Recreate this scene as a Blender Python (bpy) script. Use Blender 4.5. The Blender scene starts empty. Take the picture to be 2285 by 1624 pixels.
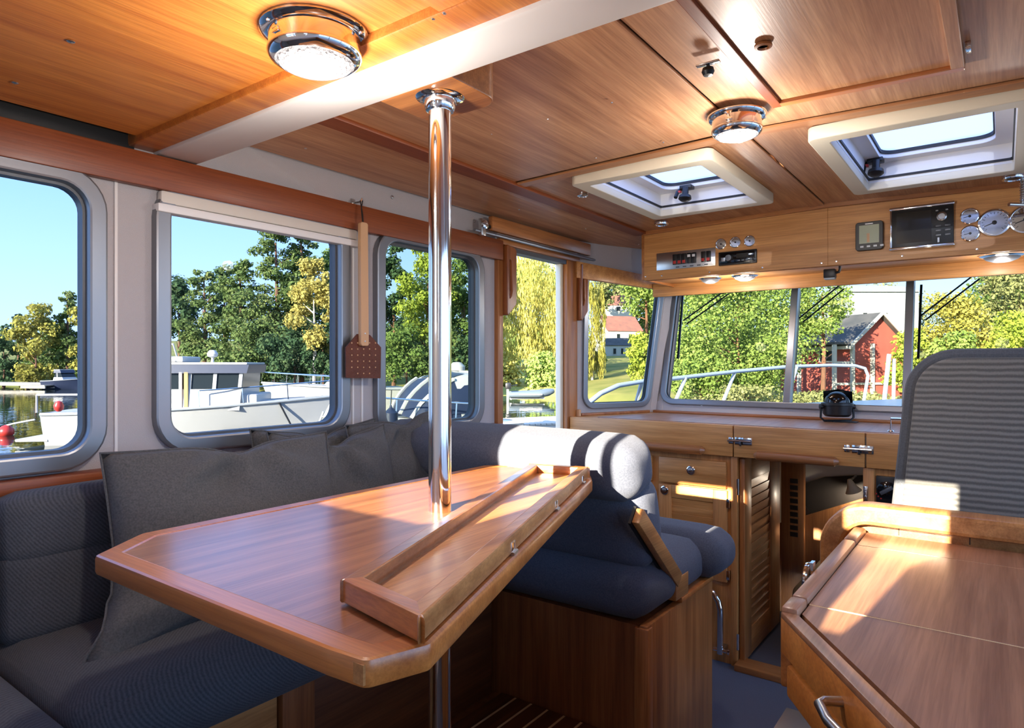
import bpy, bmesh, math, random
import numpy as np
from mathutils import Matrix, Vector, Euler
random.seed(7); RNG = np.random.default_rng(7)
S = bpy.context.scene
C = bpy.context.collection
# ------------------------------------------------------------------ camera, sky, sun, exposure
FPX, YAW, EYE = 1480.0, math.radians(36.5), 1.32
cam_d = bpy.data.cameras.new('camera'); cam = bpy.data.objects.new('camera', cam_d); C.objects.link(cam)
cam.location = (0, 0, EYE); cam.rotation_euler = (math.radians(90), 0, YAW)
cam_d.sensor_width = 36; cam_d.lens = FPX/2285*36; cam_d.clip_start = .02; cam_d.clip_end = 600
S.camera = cam
W = bpy.data.worlds.new('sky'); S.world = W; W.use_nodes = True
wn = W.node_tree.nodes; wl = W.node_tree.links; wn.clear()
wtc = wn.new('ShaderNodeTexCoord'); wsx = wn.new('ShaderNodeSeparateXYZ'); wl.new(wtc.outputs['Generated'], wsx.inputs[0])   # clear autumn sky: pale at the horizon, blue overhead
wr = wn.new('ShaderNodeValToRGB'); we = wr.color_ramp.elements; we[0].position = 0; we[0].color = (.56, .74, 1, 1); we[1].position = .75; we[1].color = (.24, .42, .84, 1)
wk = we.new(.22); wk.color = (.31, .52, .95, 1); wl.new(wsx.outputs['Z'], wr.inputs[0])
bg = wn.new('ShaderNodeBackground'); bg.inputs[1].default_value = 1.7; wl.new(wr.outputs[0], bg.inputs[0])
wo = wn.new('ShaderNodeOutputWorld'); wl.new(bg.outputs[0], wo.inputs[0])
sun_d = bpy.data.lights.new('sun', 'SUN'); sun_d.energy = 16.5; sun_d.angle = math.radians(.4); sun_d.color = (1, .87, .68)
sun = bpy.data.objects.new('sun', sun_d); C.objects.link(sun)
SUN_SLOPE = .33                                     # the sun stands low astern: rays run forward and fall .33 per metre
sun.rotation_euler = Vector((0.0, 1, -SUN_SLOPE)).to_track_quat('-Z', 'Y').to_euler()
S.view_settings.view_transform = 'Standard'; S.view_settings.look = 'None'
S.view_settings.exposure = 1.38; S.view_settings.gamma = 1; S.view_settings.use_curve_mapping = False

# ------------------------------------------------------------------ helpers
_s, _c = math.sin(YAW), math.cos(YAW)
def at(px, py, x=None, y=None, z=None, d=None):
    """point of the place seen at a photo pixel, on the plane x / y / z = const or at depth d"""
    t = (px-1142.5)/FPX; e = (812-py)/FPX
    r = Vector((-_s+t*_c, _c+t*_s, e))
    k = x/r.x if x is not None else y/r.y if y is not None else (z-EYE)/r.z if z is not None else d
    return Vector((0, 0, EYE)) + r*k

def lin(r, g, b):
    return tuple(((v/255+.055)/1.055)**2.4 if v/255 > .04045 else v/255/12.92 for v in (r, g, b))
MATS = {}
def mat(name, col, rough=.5, metal=0, spec=.5, coat=0, bump=None, var=None, trans=None):
    """plain procedural material: bump=(scale,strength) noise relief; var=(scale,amount,colour2) blotches"""
    m = bpy.data.materials.new(name); m.use_nodes = True; nt = m.node_tree; n = nt.nodes; l = nt.links
    p = n['Principled BSDF']; p.inputs['Base Color'].default_value = (*col, 1); p.inputs['Roughness'].default_value = rough
    p.inputs['Metallic'].default_value = metal; p.inputs['Specular IOR Level'].default_value = spec
    p.inputs['Coat Weight'].default_value = coat; p.inputs['Coat Roughness'].default_value = .12
    tc = n.new('ShaderNodeTexCoord')
    if var:
        t = n.new('ShaderNodeTexNoise'); t.inputs['Scale'].default_value = var[0]; t.inputs['Detail'].default_value = 5
        l.new(tc.outputs['Object'], t.inputs['Vector'])
        r = n.new('ShaderNodeValToRGB'); r.color_ramp.elements[0].position = .5-var[1]; r.color_ramp.elements[1].position = .5+var[1]
        r.color_ramp.elements[0].color = (*col, 1); r.color_ramp.elements[1].color = (*var[2], 1)
        l.new(t.outputs['Fac'], r.inputs[0]); l.new(r.outputs[0], p.inputs['Base Color'])
    if bump:
        t = n.new('ShaderNodeTexNoise'); t.inputs['Scale'].default_value = bump[0]; t.inputs['Detail'].default_value = 3
        l.new(tc.outputs['Object'], t.inputs['Vector'])
        b = n.new('ShaderNodeBump'); b.inputs['Strength'].default_value = bump[1]; b.inputs['Distance'].default_value = .01
        l.new(t.outputs['Fac'], b.inputs['Height']); l.new(b.outputs[0], p.inputs['Normal'])
    MATS[name] = m; return m

def wood(name, dark, light, axis, rough=.38, coat=.15, scale=1.0, spec=.5):
    m = bpy.data.materials.new(name); m.use_nodes = True; nt = m.node_tree; n = nt.nodes; l = nt.links
    p = n['Principled BSDF']; p.inputs['Roughness'].default_value = rough; p.inputs['Coat Weight'].default_value = coat
    p.inputs['Coat Roughness'].default_value = .22; p.inputs['Specular IOR Level'].default_value = spec
    tc = n.new('ShaderNodeTexCoord')
    def streak(along, across, sc, det):
        mp = n.new('ShaderNodeMapping'); v = [across]*3; v['xyz'.index(axis)] = along; mp.inputs['Scale'].default_value = v
        l.new(tc.outputs['Object'], mp.inputs[0])
        t = n.new('ShaderNodeTexNoise'); t.inputs['Scale'].default_value = sc*scale; t.inputs['Detail'].default_value = det; t.inputs['Roughness'].default_value = .6
        l.new(mp.outputs[0], t.inputs['Vector']); return t
    a = streak(.5, 9, 3.2, 6); f = streak(1.6, 60, 4, 3)
    r = n.new('ShaderNodeValToRGB'); r.color_ramp.elements[0].position = .32; r.color_ramp.elements[1].position = .7
    r.color_ramp.elements[0].color = (*dark, 1); r.color_ramp.elements[1].color = (*light, 1); l.new(a.outputs['Fac'], r.inputs[0])
    r2 = n.new('ShaderNodeValToRGB'); r2.color_ramp.elements[0].position = .38; r2.color_ramp.elements[1].position = .6
    r2.color_ramp.elements[0].color = (.76, .72, .67, 1); r2.color_ramp.elements[1].color = (1, 1, 1, 1); l.new(f.outputs['Fac'], r2.inputs[0])
    mx = n.new('ShaderNodeMix'); mx.data_type = 'RGBA'; mx.blend_type = 'MULTIPLY'; mx.inputs[0].default_value = .8
    l.new(r.outputs[0], mx.inputs[6]); l.new(r2.outputs[0], mx.inputs[7]); l.new(mx.outputs[2], p.inputs['Base Color'])
    b = n.new('ShaderNodeBump'); b.inputs['Strength'].default_value = .06; b.inputs['Distance'].default_value = .004
    l.new(f.outputs['Fac'], b.inputs['Height']); l.new(b.outputs[0], p.inputs['Normal'])
    MATS[name] = m; return m

def fabric(name, c1, c2, freq, rot=(0, 0, .6), stripe='DIAGONAL', amt=.5):
    m = bpy.data.materials.new(name); m.use_nodes = True; nt = m.node_tree; n = nt.nodes; l = nt.links
    p = n['Principled BSDF']; p.inputs['Roughness'].default_value = .9; p.inputs['Specular IOR Level'].default_value = .2
    p.inputs['Sheen Weight'].default_value = .08; p.inputs['Sheen Roughness'].default_value = .6
    tc = n.new('ShaderNodeTexCoord')
    w = n.new('ShaderNodeTexWave'); w.bands_direction = stripe; w.inputs['Scale'].default_value = freq; w.inputs['Distortion'].default_value = 1.2
    w.inputs['Detail'].default_value = 2; l.new(tc.outputs['Object'], w.inputs['Vector'])
    t = n.new('ShaderNodeTexNoise'); t.inputs['Scale'].default_value = 260; t.inputs['Detail'].default_value = 2; l.new(tc.outputs['Object'], t.inputs['Vector'])
    mx = n.new('ShaderNodeMath'); mx.operation = 'MULTIPLY_ADD'; mx.inputs[1].default_value = amt; l.new(w.outputs['Fac'], mx.inputs[0])
    ms = n.new('ShaderNodeMath'); ms.operation = 'MULTIPLY'; ms.inputs[1].default_value = 1-amt; l.new(t.outputs['Fac'], ms.inputs[0]); l.new(ms.outputs[0], mx.inputs[2])
    r = n.new('ShaderNodeValToRGB'); r.color_ramp.elements[0].position = .25; r.color_ramp.elements[1].position = .75
    r.color_ramp.elements[0].color = (*c1, 1); r.color_ramp.elements[1].color = (*c2, 1); l.new(mx.outputs[0], r.inputs[0]); l.new(r.outputs[0], p.inputs['Base Color'])
    b = n.new('ShaderNodeBump'); b.inputs['Strength'].default_value = .25; b.inputs['Distance'].default_value = .002
    l.new(mx.outputs[0], b.inputs['Height']); l.new(b.outputs[0], p.inputs['Normal'])
    MATS[name] = m; return m

def glass(name, tint, gloss=.06, rough=.0):
    m = bpy.data.materials.new(name); m.use_nodes = True; n = m.node_tree.nodes; l = m.node_tree.links; n.clear()
    t = n.new('ShaderNodeBsdfTransparent'); t.inputs[0].default_value = (*tint, 1)
    g = n.new('ShaderNodeBsdfGlossy'); g.inputs['Roughness'].default_value = rough; g.inputs[0].default_value = (1, 1, 1, 1)
    x = n.new('ShaderNodeMixShader'); x.inputs[0].default_value = gloss; o = n.new('ShaderNodeOutputMaterial')
    l.new(t.outputs[0], x.inputs[1]); l.new(g.outputs[0], x.inputs[2]); l.new(x.outputs[0], o.inputs[0])
    MATS[name] = m; return m

def leafmat(name, c1, c2, c3, sc=.9):
    m = bpy.data.materials.new(name); m.use_nodes = True; n = m.node_tree.nodes; l = m.node_tree.links; n.clear()
    tc = n.new('ShaderNodeTexCoord'); t = n.new('ShaderNodeTexNoise'); t.inputs['Scale'].default_value = sc; t.inputs['Detail'].default_value = 8; t.inputs['Roughness'].default_value = .75
    l.new(tc.outputs['Object'], t.inputs['Vector'])
    r = n.new('ShaderNodeValToRGB'); e = r.color_ramp.elements; e[0].position = .3; e[1].position = .72; e[0].color = (*c1, 1); e[1].color = (*c3, 1)
    k = e.new(.5); k.color = (*c2, 1); l.new(t.outputs['Fac'], r.inputs[0])
    d = n.new('ShaderNodeBsdfDiffuse'); tr = n.new('ShaderNodeBsdfTranslucent'); l.new(r.outputs[0], d.inputs[0]); l.new(r.outputs[0], tr.inputs[0])
    x = n.new('ShaderNodeMixShader'); x.inputs[0].default_value = .35; o = n.new('ShaderNodeOutputMaterial')
    l.new(d.outputs[0], x.inputs[1]); l.new(tr.outputs[0], x.inputs[2]); l.new(x.outputs[0], o.inputs[0]); MATS[name] = m; return m

class MB:
    """collects shapes in world (or local) metres, builds one mesh object"""
    def __init__(s): s.v = []; s.f = []
    def add(s, vs, fs):
        o = len(s.v); s.v += [tuple(v) for v in vs]; s.f += [tuple(i+o for i in f) for f in fs]; return s
    def box(s, x0, x1, y0, y1, z0, z1):
        return s.add([(x, y, z) for x in (x0, x1) for y in (y0, y1) for z in (z0, z1)],
                     [(0, 1, 3, 2), (4, 6, 7, 5), (0, 4, 5, 1), (2, 3, 7, 6), (0, 2, 6, 4), (1, 5, 7, 3)])
    def obox(s, c, a, b, d):
        """box centred c with half-axis vectors a b d"""
        c, a, b, d = map(Vector, (c, a, b, d))
        return s.add([c+a*i+b*j+d*k for i in (-1, 1) for j in (-1, 1) for k in (-1, 1)],
                     [(0, 1, 3, 2), (4, 6, 7, 5), (0, 4, 5, 1), (2, 3, 7, 6), (0, 2, 6, 4), (1, 5, 7, 3)])
    def prism(s, poly, off):
        n = len(poly); off = Vector(off); P = [Vector(p) for p in poly]
        return s.add(P+[p+off for p in P], [tuple(range(n))[::-1], tuple(range(n, 2*n))]+[(i, (i+1) % n, n+(i+1) % n, n+i) for i in range(n)])
    def tube(s, path, r, seg=10, cap=True, rs=None):
        P = [Vector(p) for p in path]; n = len(P); T = []
        for i in range(n):
            t = (P[min(i+1, n-1)]-P[max(i-1, 0)]); T.append(t.normalized())
        u = T[0].orthogonal().normalized(); vs = []
        for i in range(n):
            u = (u-T[i]*u.dot(T[i])).normalized(); w = T[i].cross(u); rr = rs[i] if rs else r
            vs += [P[i]+u*rr*math.cos(2*math.pi*k/seg)+w*rr*math.sin(2*math.pi*k/seg) for k in range(seg)]
        fs = [(i*seg+k, i*seg+(k+1) % seg, (i+1)*seg+(k+1) % seg, (i+1)*seg+k) for i in range(n-1) for k in range(seg)]
        if cap: fs += [tuple(range(seg))[::-1], tuple(range((n-1)*seg, n*seg))]
        return s.add(vs, fs)
    def lathe(s, c, axis, prof, seg=32):
        """prof = [(radius, height along axis)]"""
        c = Vector(c); a = Vector(axis).normalized(); u = a.orthogonal().normalized(); w = a.cross(u); vs = []
        for r, h in prof: vs += [c+a*h+(u*math.cos(2*math.pi*k/seg)+w*math.sin(2*math.pi*k/seg))*max(r, 1e-5) for k in range(seg)]
        n = len(prof)
        return s.add(vs, [(i*seg+k, i*seg+(k+1) % seg, (i+1)*seg+(k+1) % seg, (i+1)*seg+k) for i in range(n-1) for k in range(seg)]
                     + [tuple(range(seg))[::-1], tuple(range((n-1)*seg, n*seg))])
    def grid(s, rows):
        n = len(rows[0]); vs = [p for r in rows for p in r]
        return s.add(vs, [(i*n+j, i*n+j+1, (i+1)*n+j+1, (i+1)*n+j) for i in range(len(rows)-1) for j in range(n-1)])
    def build(s, name, m, parent=None, bevel=0, smooth=False, local=False, seg=2):
        me = bpy.data.meshes.new(name); o = Vector((0, 0, 0))
        if parent is not None and not local: o = base(parent)
        me.from_pydata([tuple(Vector(v)-o) for v in s.v], [], s.f); me.update()
        bm = bmesh.new(); bm.from_mesh(me); bmesh.ops.recalc_face_normals(bm, faces=bm.faces)
        if bevel:
            bmesh.ops.remove_doubles(bm, verts=bm.verts, dist=1e-6)
            ed = [e for e in bm.edges if len(e.link_faces) == 2 and e.calc_face_angle(0) > .5]
            bmesh.ops.bevel(bm, geom=ed, offset=bevel, segments=seg, profile=.5, affect='EDGES', clamp_overlap=True)
        bm.to_mesh(me); bm.free()
        return link(name, me, m, parent, smooth or bool(bevel))
def base(o):
    v = Vector(o.location)
    while o.parent: o = o.parent; v = v+Vector(o.location)
    return v
def link(name, me, m, parent=None, smooth=False):
    ob = bpy.data.objects.new(name, me); C.objects.link(ob); ob.data.materials.append(MATS[m] if isinstance(m, str) else m)
    if parent is not None: ob.parent = parent
    if smooth:
        for p in me.polygons: p.use_smooth = True
        try: me.set_sharp_from_angle(angle=math.radians(38))
        except Exception: pass
    return ob
def tag(o, label=None, cat=None, group=None, kind=None):
    if label: o['label'] = label
    if cat: o['category'] = cat
    if group: o['group'] = group
    if kind: o['kind'] = kind
    return o
def thing(name, label, cat, loc=(0, 0, 0), rotz=0, group=None, kind=None):
    o = bpy.data.objects.new(name, None); C.objects.link(o); o.location = loc; o.rotation_euler = (0, 0, rotz); o.empty_display_size = .05
    return tag(o, label, cat, group, kind)
def struct(o, label): return tag(o, label, kind='structure')

def rpoly(pts, r, n=6):
    """polygon with rounded corners (2-D)"""
    P = [Vector(p).to_2d() if len(p) > 2 else Vector(p) for p in pts]; out = []; N = len(P)
    rs = r if isinstance(r, (list, tuple)) else [r]*N
    for i in range(N):
        a, b, c = P[i-1], P[i], P[(i+1) % N]; u = (a-b).normalized(); v = (c-b).normalized(); rr = rs[i]
        if rr <= 0: out.append(b); continue
        ang = u.angle(v); d = min(rr/math.tan(ang/2), (a-b).length*.49, (c-b).length*.49); rad = d*math.tan(ang/2)
        ce = b+(u+v).normalized()*(rad/math.sin(ang/2)); s0 = b+u*d-ce; s1 = b+v*d-ce
        a0 = math.atan2(s0.y, s0.x); da = math.atan2(s1.y, s1.x)-a0
        while da > math.pi: da -= 2*math.pi
        while da < -math.pi: da += 2*math.pi
        out += [ce+Vector((math.cos(a0+da*k/n), math.sin(a0+da*k/n)))*rad for k in range(n+1)]
    return out
def rrect(u0, u1, v0, v1, r, n=6): return rpoly([(u0, v0), (u1, v0), (u1, v1), (u0, v1)], r, n)
def inset(pts, d):
    c = [Vector(p) for p in pts]; N = len(c); out = []
    A = sum(c[i].x*c[(i+1) % N].y-c[(i+1) % N].x*c[i].y for i in range(N)); sg = 1 if A > 0 else -1
    for i in range(N):
        t1 = (c[i]-c[i-1]).normalized(); t2 = (c[(i+1) % N]-c[i]).normalized()
        n1 = Vector((-t1.y, t1.x))*sg; n2 = Vector((-t2.y, t2.x))*sg; b = (n1+n2)
        b = b/max(b.length_squared*.5, .3); out.append(c[i]+b*d)
    return out
PX = Matrix(((0, 0, 1, 0), (1, 0, 0, 0), (0, 1, 0, 0), (0, 0, 0, 1)))    # (u,v,w)->(y,z,x): side walls
PY = Matrix(((1, 0, 0, 0), (0, 0, -1, 0), (0, 1, 0, 0), (0, 0, 0, 1)))   # (u,v,w)->(x,-w=y,z): transverse faces
PZ = Matrix.Identity(4)                                                   # floors, ceilings
def px_(x): return Matrix.Translation((x, 0, 0)) @ PX
def py_(y): return Matrix.Translation((0, y, 0)) @ PY
def pz_(z): return Matrix.Translation((0, 0, z))
def plate(name, outer, holes, th, M, m, parent=None, bevel=0, smooth=False):
    """flat plate of thickness th (centred on the plane M) with holes"""
    cu = bpy.data.curves.new(name, 'CURVE'); cu.dimensions = '2D'; cu.fill_mode = 'BOTH'; cu.extrude = th/2; cu.bevel_depth = bevel; cu.bevel_resolution = 1
    for loop in [outer]+list(holes):
        sp = cu.splines.new('POLY'); sp.points.add(len(loop)-1); sp.use_cyclic_u = True
        for p, q in zip(sp.points, loop): p.co = (q[0], q[1], 0, 1)
    t = bpy.data.objects.new('tmp', cu); C.objects.link(t); bpy.context.view_layer.update()
    me = bpy.data.meshes.new_from_object(t.evaluated_get(bpy.context.evaluated_depsgraph_get())); bpy.data.objects.remove(t); bpy.data.curves.remove(cu)
    me.materials.clear(); me.transform(M)
    if parent is not None: me.transform(Matrix.Translation(-base(parent)))
    me.name = name; return link(name, me, m, parent, smooth or bevel > 0)

def softbox(c, half, r, n=14, bulge=(0, 0, 0), M=None, noise=0):
    """rounded, slightly puffed upholstery block; verts in world space (M applied about c)"""
    mb = MB(); hx, hy, hz = half; c = Vector(c)
    def face(ax, sg):
        a, b = [i for i in range(3) if i != ax]; rows = []
        for i in range(n+1):
            row = []
            for j in range(n+1):
                p = [0, 0, 0]; q = lambda k: math.sin((k/n-.5)*math.pi)*.25+(k/n*2-1)*.75
                p[a] = q(i); p[b] = q(j); p[ax] = sg
                w = Vector((p[0]*hx, p[1]*hy, p[2]*hz)); core = Vector([max(-h+r, min(h-r, x)) for h, x in zip((hx, hy, hz), w)])
                d = w-core; w = core+(d.normalized()*r if d.length > 1e-9 else d)
                w[ax] += sg*bulge[ax]*(1-p[a]**2)*(1-p[b]**2)
                if noise: w[ax] += noise*math.sin(9*w[a]+3*w[b])*math.sin(7*w[b])
                row.append(c+(M @ w if M else w))
            rows.append(row)
        mb.grid(rows)
    for ax in range(3):
        for sg in (-1, 1): face(ax, sg)
    return mb
def weld(o, d=1e-4):
    bm = bmesh.new(); bm.from_mesh(o.data); bmesh.ops.remove_doubles(bm, verts=bm.verts, dist=d); bmesh.ops.recalc_face_normals(bm, faces=bm.faces)
    for f in bm.faces: f.smooth = True
    bm.to_mesh(o.data); bm.free(); return o
def arc(c, r, a0, a1, n, u, v):
    c, u, v = Vector(c), Vector(u), Vector(v)
    return [c+u*r*math.cos(a0+(a1-a0)*k/n)+v*r*math.sin(a0+(a1-a0)*k/n) for k in range(n+1)]

# ------------------------------------------------------------------ materials
D, L = lin(146, 88, 44), lin(198, 132, 74)
for ax in 'xyz': wood('teak_'+ax, D, L, ax)
wood('ceil_y', lin(168, 116, 80), lin(208, 158, 116), 'y', rough=.42, coat=.1); wood('ceil_x', lin(160, 104, 64), lin(200, 142, 96), 'x', rough=.42, coat=.1)
wood('aft_y', lin(186, 104, 40), lin(226, 146, 64), 'y', rough=.45, coat=.05)
wood('dash_x', lin(186, 126, 66), lin(226, 166, 100), 'x', rough=.45); wood('dash_z', lin(180, 118, 62), lin(218, 156, 92), 'z', rough=.45)
wood('red_y', lin(124, 58, 22), lin(150, 78, 34), 'y', rough=.45, coat=.05)
wood('table_y', lin(134, 82, 46), lin(184, 124, 76), 'y', rough=.3, coat=.7); wood('edge_x', lin(172, 100, 44), lin(212, 136, 66), 'x', rough=.35, coat=.6)
wood('galley_x', lin(186, 112, 50), lin(222, 150, 76), 'x', rough=.4, coat=.3, scale=.6); wood('leaf_y', lin(156, 100, 52), lin(204, 146, 86), 'y', rough=.4, coat=.2); wood('counter_y', lin(138, 94, 66), lin(176, 128, 94), 'y', rough=.4, coat=.15)
wood('dark_z', lin(120, 66, 34), lin(162, 100, 54), 'z', rough=.45); wood('dark_y', lin(84, 44, 20), lin(120, 70, 36), 'y', rough=.5)
wood('handle_x', lin(146, 90, 48), lin(184, 122, 72), 'x', rough=.35); wood('handle_z', lin(120, 64, 30), lin(168, 100, 52), 'z', rough=.35)
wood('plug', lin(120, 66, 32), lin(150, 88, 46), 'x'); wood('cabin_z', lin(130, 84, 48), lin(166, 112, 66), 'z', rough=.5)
mat('wall', lin(178, 174, 176), .6, bump=(420, .25)); mat('gelcoat', lin(225, 222, 220), .4); mat('seamwhite', lin(228, 226, 224), .45)
mat('alu', lin(136, 139, 144), .36, .7); mat('alu_dark', lin(92, 94, 98), .45, .5); mat('rubber', lin(28, 29, 32), .6); mat('cream', lin(226, 218, 196), .5)
mat('chrome', (.82, .82, .82), .08, 1); mat('steel', (.55, .54, .52), .28, 1); mat('screwm', (.8, .78, .72), .25, 1)
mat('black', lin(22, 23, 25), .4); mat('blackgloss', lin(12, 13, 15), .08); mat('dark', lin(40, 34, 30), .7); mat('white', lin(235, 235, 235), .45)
mat('dial', lin(236, 238, 240), .4); mat('red', lin(190, 50, 44), .45); mat('lcd', lin(158, 166, 140), .25); mat('screen', lin(48, 46, 42), .12)
mat('carpet', lin(98, 102, 116), .95, spec=.1, bump=(900, .6), var=(500, .2, lin(124, 129, 142)))
mat('leather', lin(104, 52, 30), .6, bump=(160, .3), var=(14, .25, lin(84, 40, 22))); mat('beech', lin(206, 164, 122), .5); mat('cord', lin(40, 30, 24), .8)
mat('blind', lin(214, 208, 198), .6); mat('berth', lin(150, 140, 118), .9); mat('liner', lin(214, 206, 190), .7); mat('lens', lin(150, 149, 152), .25, bump=(160, .8))
mat('holly', lin(226, 196, 150), .5); mat('hatchglass', lin(170, 190, 225), .3)
fabric('sofa', lin(60, 62, 67), lin(84, 86, 90), 70, amt=.35); fabric('pillow', lin(64, 65, 67), lin(96, 96, 96), 320, amt=.25)
fabric('navy', lin(66, 71, 84), lin(94, 99, 111), 260, amt=.3); fabric('mesh', lin(88, 88, 86), lin(124, 123, 119), 20, stripe='Z', amt=.6); fabric('piping', lin(70, 74, 80), lin(92, 96, 102), 200, amt=.2)
glass('pane', (.58, .615, .66), .001); glass('pane_clear', (.65, .67, .655), .002); glass('pane_tint', (.52, .56, .55), .002); glass('dome_glass', (.9, .9, .9), .12, .05)
hm = glass('hatch_pane', (.42, .46, .54), .04, .2); hn = hm.node_tree.nodes; ht = hn.new('ShaderNodeBsdfTranslucent'); ht.inputs[0].default_value = (.42, .52, .74, 1); hx = hn.new('ShaderNodeMixShader'); hx.inputs[0].default_value = .72   # frosted acrylic
ho_ = [q for q in hn if q.type == 'OUTPUT_MATERIAL'][0]; hs_ = ho_.inputs[0].links[0].from_node; hm.node_tree.links.new(hs_.outputs[0], hx.inputs[1]); hm.node_tree.links.new(ht.outputs[0], hx.inputs[2]); hm.node_tree.links.new(hx.outputs[0], ho_.inputs[0])

# ------------------------------------------------------------------ the cabin shell
WP, AFT, FWD, STB = -1.81, -.45, 3.5, 1.15
floor = MB().box(-2.0, STB, AFT, 3.7, -.06, 0).build('floor', 'carpet'); struct(floor, 'blue carpeted cabin sole in the aisle')
fd = thing('floor_dinette', 'raised dinette floor of dark planks with pale holly strips', None, (-1.3, .5, .3), kind='structure')
MB().box(-1.8, -.775, -.2, 1.64, 0.0, .292).build('plinth', 'dark_z', fd)
x = -1.25
while x < -.79:
    MB().box(x, x+.05, -.15, 1.637, .292, .3).build('plank', 'dark_y', fd); MB().box(x+.05, x+.058, -.15, 1.637, .292, .2995).build('holly_strip', 'holly', fd); x += .058

# port wall with three windows
W1, W2, W3 = (.03, .690, 1.100, 1.76), (.868, 1.447, 1.112, 1.775), (1.628, 2.168, 1.08, 1.775)
wins = [rrect(a, b, c, d, .07, 7) for a, b, c, d in (W1, W2, W3)]
wp = plate('wall_port', [(AFT, -.1), (2.30, -.1), (2.30, 2.04), (AFT, 2.04)], wins, .03, px_(WP), 'wall'); struct(wp, 'white textured port cabin side with three windows')
TXT = ['large aft port window beside the sofa, sky and water behind', 'port window over the sofa with a pale roller blind on top', 'narrow port window behind the steel pole']
for i, (w, pm) in enumerate(zip(wins, ('pane', 'pane', 'pane_tint'))):
    o = plate('window_%d' % (i+1), inset(w, -.026), [inset(w, .004)], .045, px_(WP+.012), 'alu', bevel=.006); struct(o, TXT[i])
    plate('rubber_seal', inset(w, .003), [inset(w, .017)], .03, px_(WP+.002), 'alu_dark', o)
    plate('pane', inset(w, .005), [], .006, px_(WP), pm, o)
# small seams on the wall pillars
for i, yy in enumerate((.748, 1.505, 1.545)):
    struct(MB().box(WP+.012, WP+.02, yy-.004, yy+.004, .9, 1.80).build('trim_%d' % (i+1), 'seamwhite', bevel=.002), 'thin white joint strip on the wall pillar '+('left of the blind window', 'right of the blind window', 'beside the narrow window')[i])
# wood ledge under the windows
struct(MB().box(WP+.01, WP+.07, AFT, 2.29, 1.03, 1.062).build('trim_4', 'red_y', bevel=.004), 'red-brown wooden ledge along the bottom of the port windows')
# forward port wall, tapering in towards the windscreen
A_, B_ = Vector((-1.81, 2.965, 0)), Vector((-1.57, 3.54, 0)); dv = (B_-A_).normalized(); LN = (B_-A_).length
MF = Matrix(((dv.x, 0, -dv.y, A_.x), (dv.y, 0, dv.x, A_.y), (0, 1, 0, 0), (0, 0, 0, 1)))
def onF(px, py):
    r = at(px, py, d=1)-Vector((0, 0, EYE)); n = Vector((-dv.y, dv.x, 0)); k = n.dot(A_)/n.dot(r); p = Vector((0, 0, EYE))+r*k
    return ((p-A_).dot(dv), p.z)
h4 = rpoly([onF(1302, 903), onF(1437, 898), onF(1470, 640), onF(1305, 612)], .05, 7)
wf = plate('wall_port_forward', [(-.0, .9), (LN+.0, .9), (LN+.10, 2.04), (-.0, 2.04)], [h4], .03, MF, 'wall'); struct(wf, 'white port side wall forward of the doorway')
o = plate('window_4', inset(h4, -.018), [inset(h4, .004)], .04, MF @ pz_(-.005), 'alu', bevel=.004); struct(o, 'slanted port window beside the doorway, white houses behind')
plate('rubber_seal', inset(h4, .003), [inset(h4, .011)], .02, MF, 'rubber', o); plate('pane', inset(h4, .005), [], .006, MF, 'pane_clear', o)
# corner pillar
cp = MB()
def pil(z):
    s_ = (z-1.11)/.62; yo = 3.5+.18*s_; y0 = 3.458+.10*s_; x0 = -1.81+.4174*(y0-2.965)+.018
    return [(x0-.03, y0+.012, z), (x0, y0, z), (x0+.025, y0+.022+.02*s_, z), (-1.553, yo-.022, z), (-1.525, yo-.024, z), (-1.50, yo+.01, z), (-1.56, yo+.03, z)]
cp.grid([pil(z)+[pil(z)[0]] for z in (.9, 1.11, 1.4, 1.73, 1.9)])
struct(cp.build('wall_corner', 'wall', smooth=True), 'white rounded corner pillar between side window and windscreen')
# windscreen wall, raked forwards at the top
vv = Vector((0, .18, .62)).normalized(); MW = Matrix(((1, 0, 0, 0), (0, vv.y, -vv.z, 3.5), (0, vv.z, vv.y, 1.11), (0, 0, 0, 1)))
HT = math.hypot(.18, .62)
ho = rrect(-1.525, 1.0, 0.0, HT+.03, .06, 7)
o = plate('wall_front', [(-1.55, -.12), (STB, -.12), (STB, HT+.12), (-1.55, HT+.12)], [ho], .04, MW, 'wall'); struct(o, 'white wall around the windscreen')
ws = plate('window_5', inset(ho, -.016), [inset(ho, .006)], .05, MW @ pz_(.004), 'alu', bevel=.005); struct(ws, 'wide three-part windscreen above the dashboard')
plate('rubber_seal', inset(ho, .005), [inset(ho, .014)], .03, MW, 'rubber', ws)
for u in (-.868, -.352, .25): plate('mullion', [(u-.014, 0), (u+.014, 0), (u+.014, HT+.03), (u-.014, HT+.03)], [], .05, MW @ pz_(.005), 'alu', ws, bevel=.003)
for a, b in ((-1.52, -.882), (-.854, -.366), (-.338, .236), (.264, .99)): plate('pane', [(a, .006), (b, .006), (b, HT+.02), (a, HT+.02)], [], .006, MW, 'pane_clear', ws)
for xx in (-1.30, -.95): MB().lathe((xx, 3.478, 1.10), (0, -1, .2), [(.004, 0), (.008, .004), (.006, .010), (0, .011)], 10).build('window_stud', 'chrome', ws, smooth=True)
# starboard side, wide open to the daylight (not in view)
st = plate('wall_starboard', [(AFT, -.1), (FWD, -.1), (FWD, 2.05), (AFT, 2.05)], [rrect(-.42, .5, .55, 1.9, .06), rrect(.56, 1.62, .55, 1.9, .06), rrect(1.68, 2.75, .1, 1.95, .03), rrect(2.82, 3.44, .95, 1.9, .05)], .03, px_(STB), 'wall')
struct(st, 'white starboard cabin side')
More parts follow.
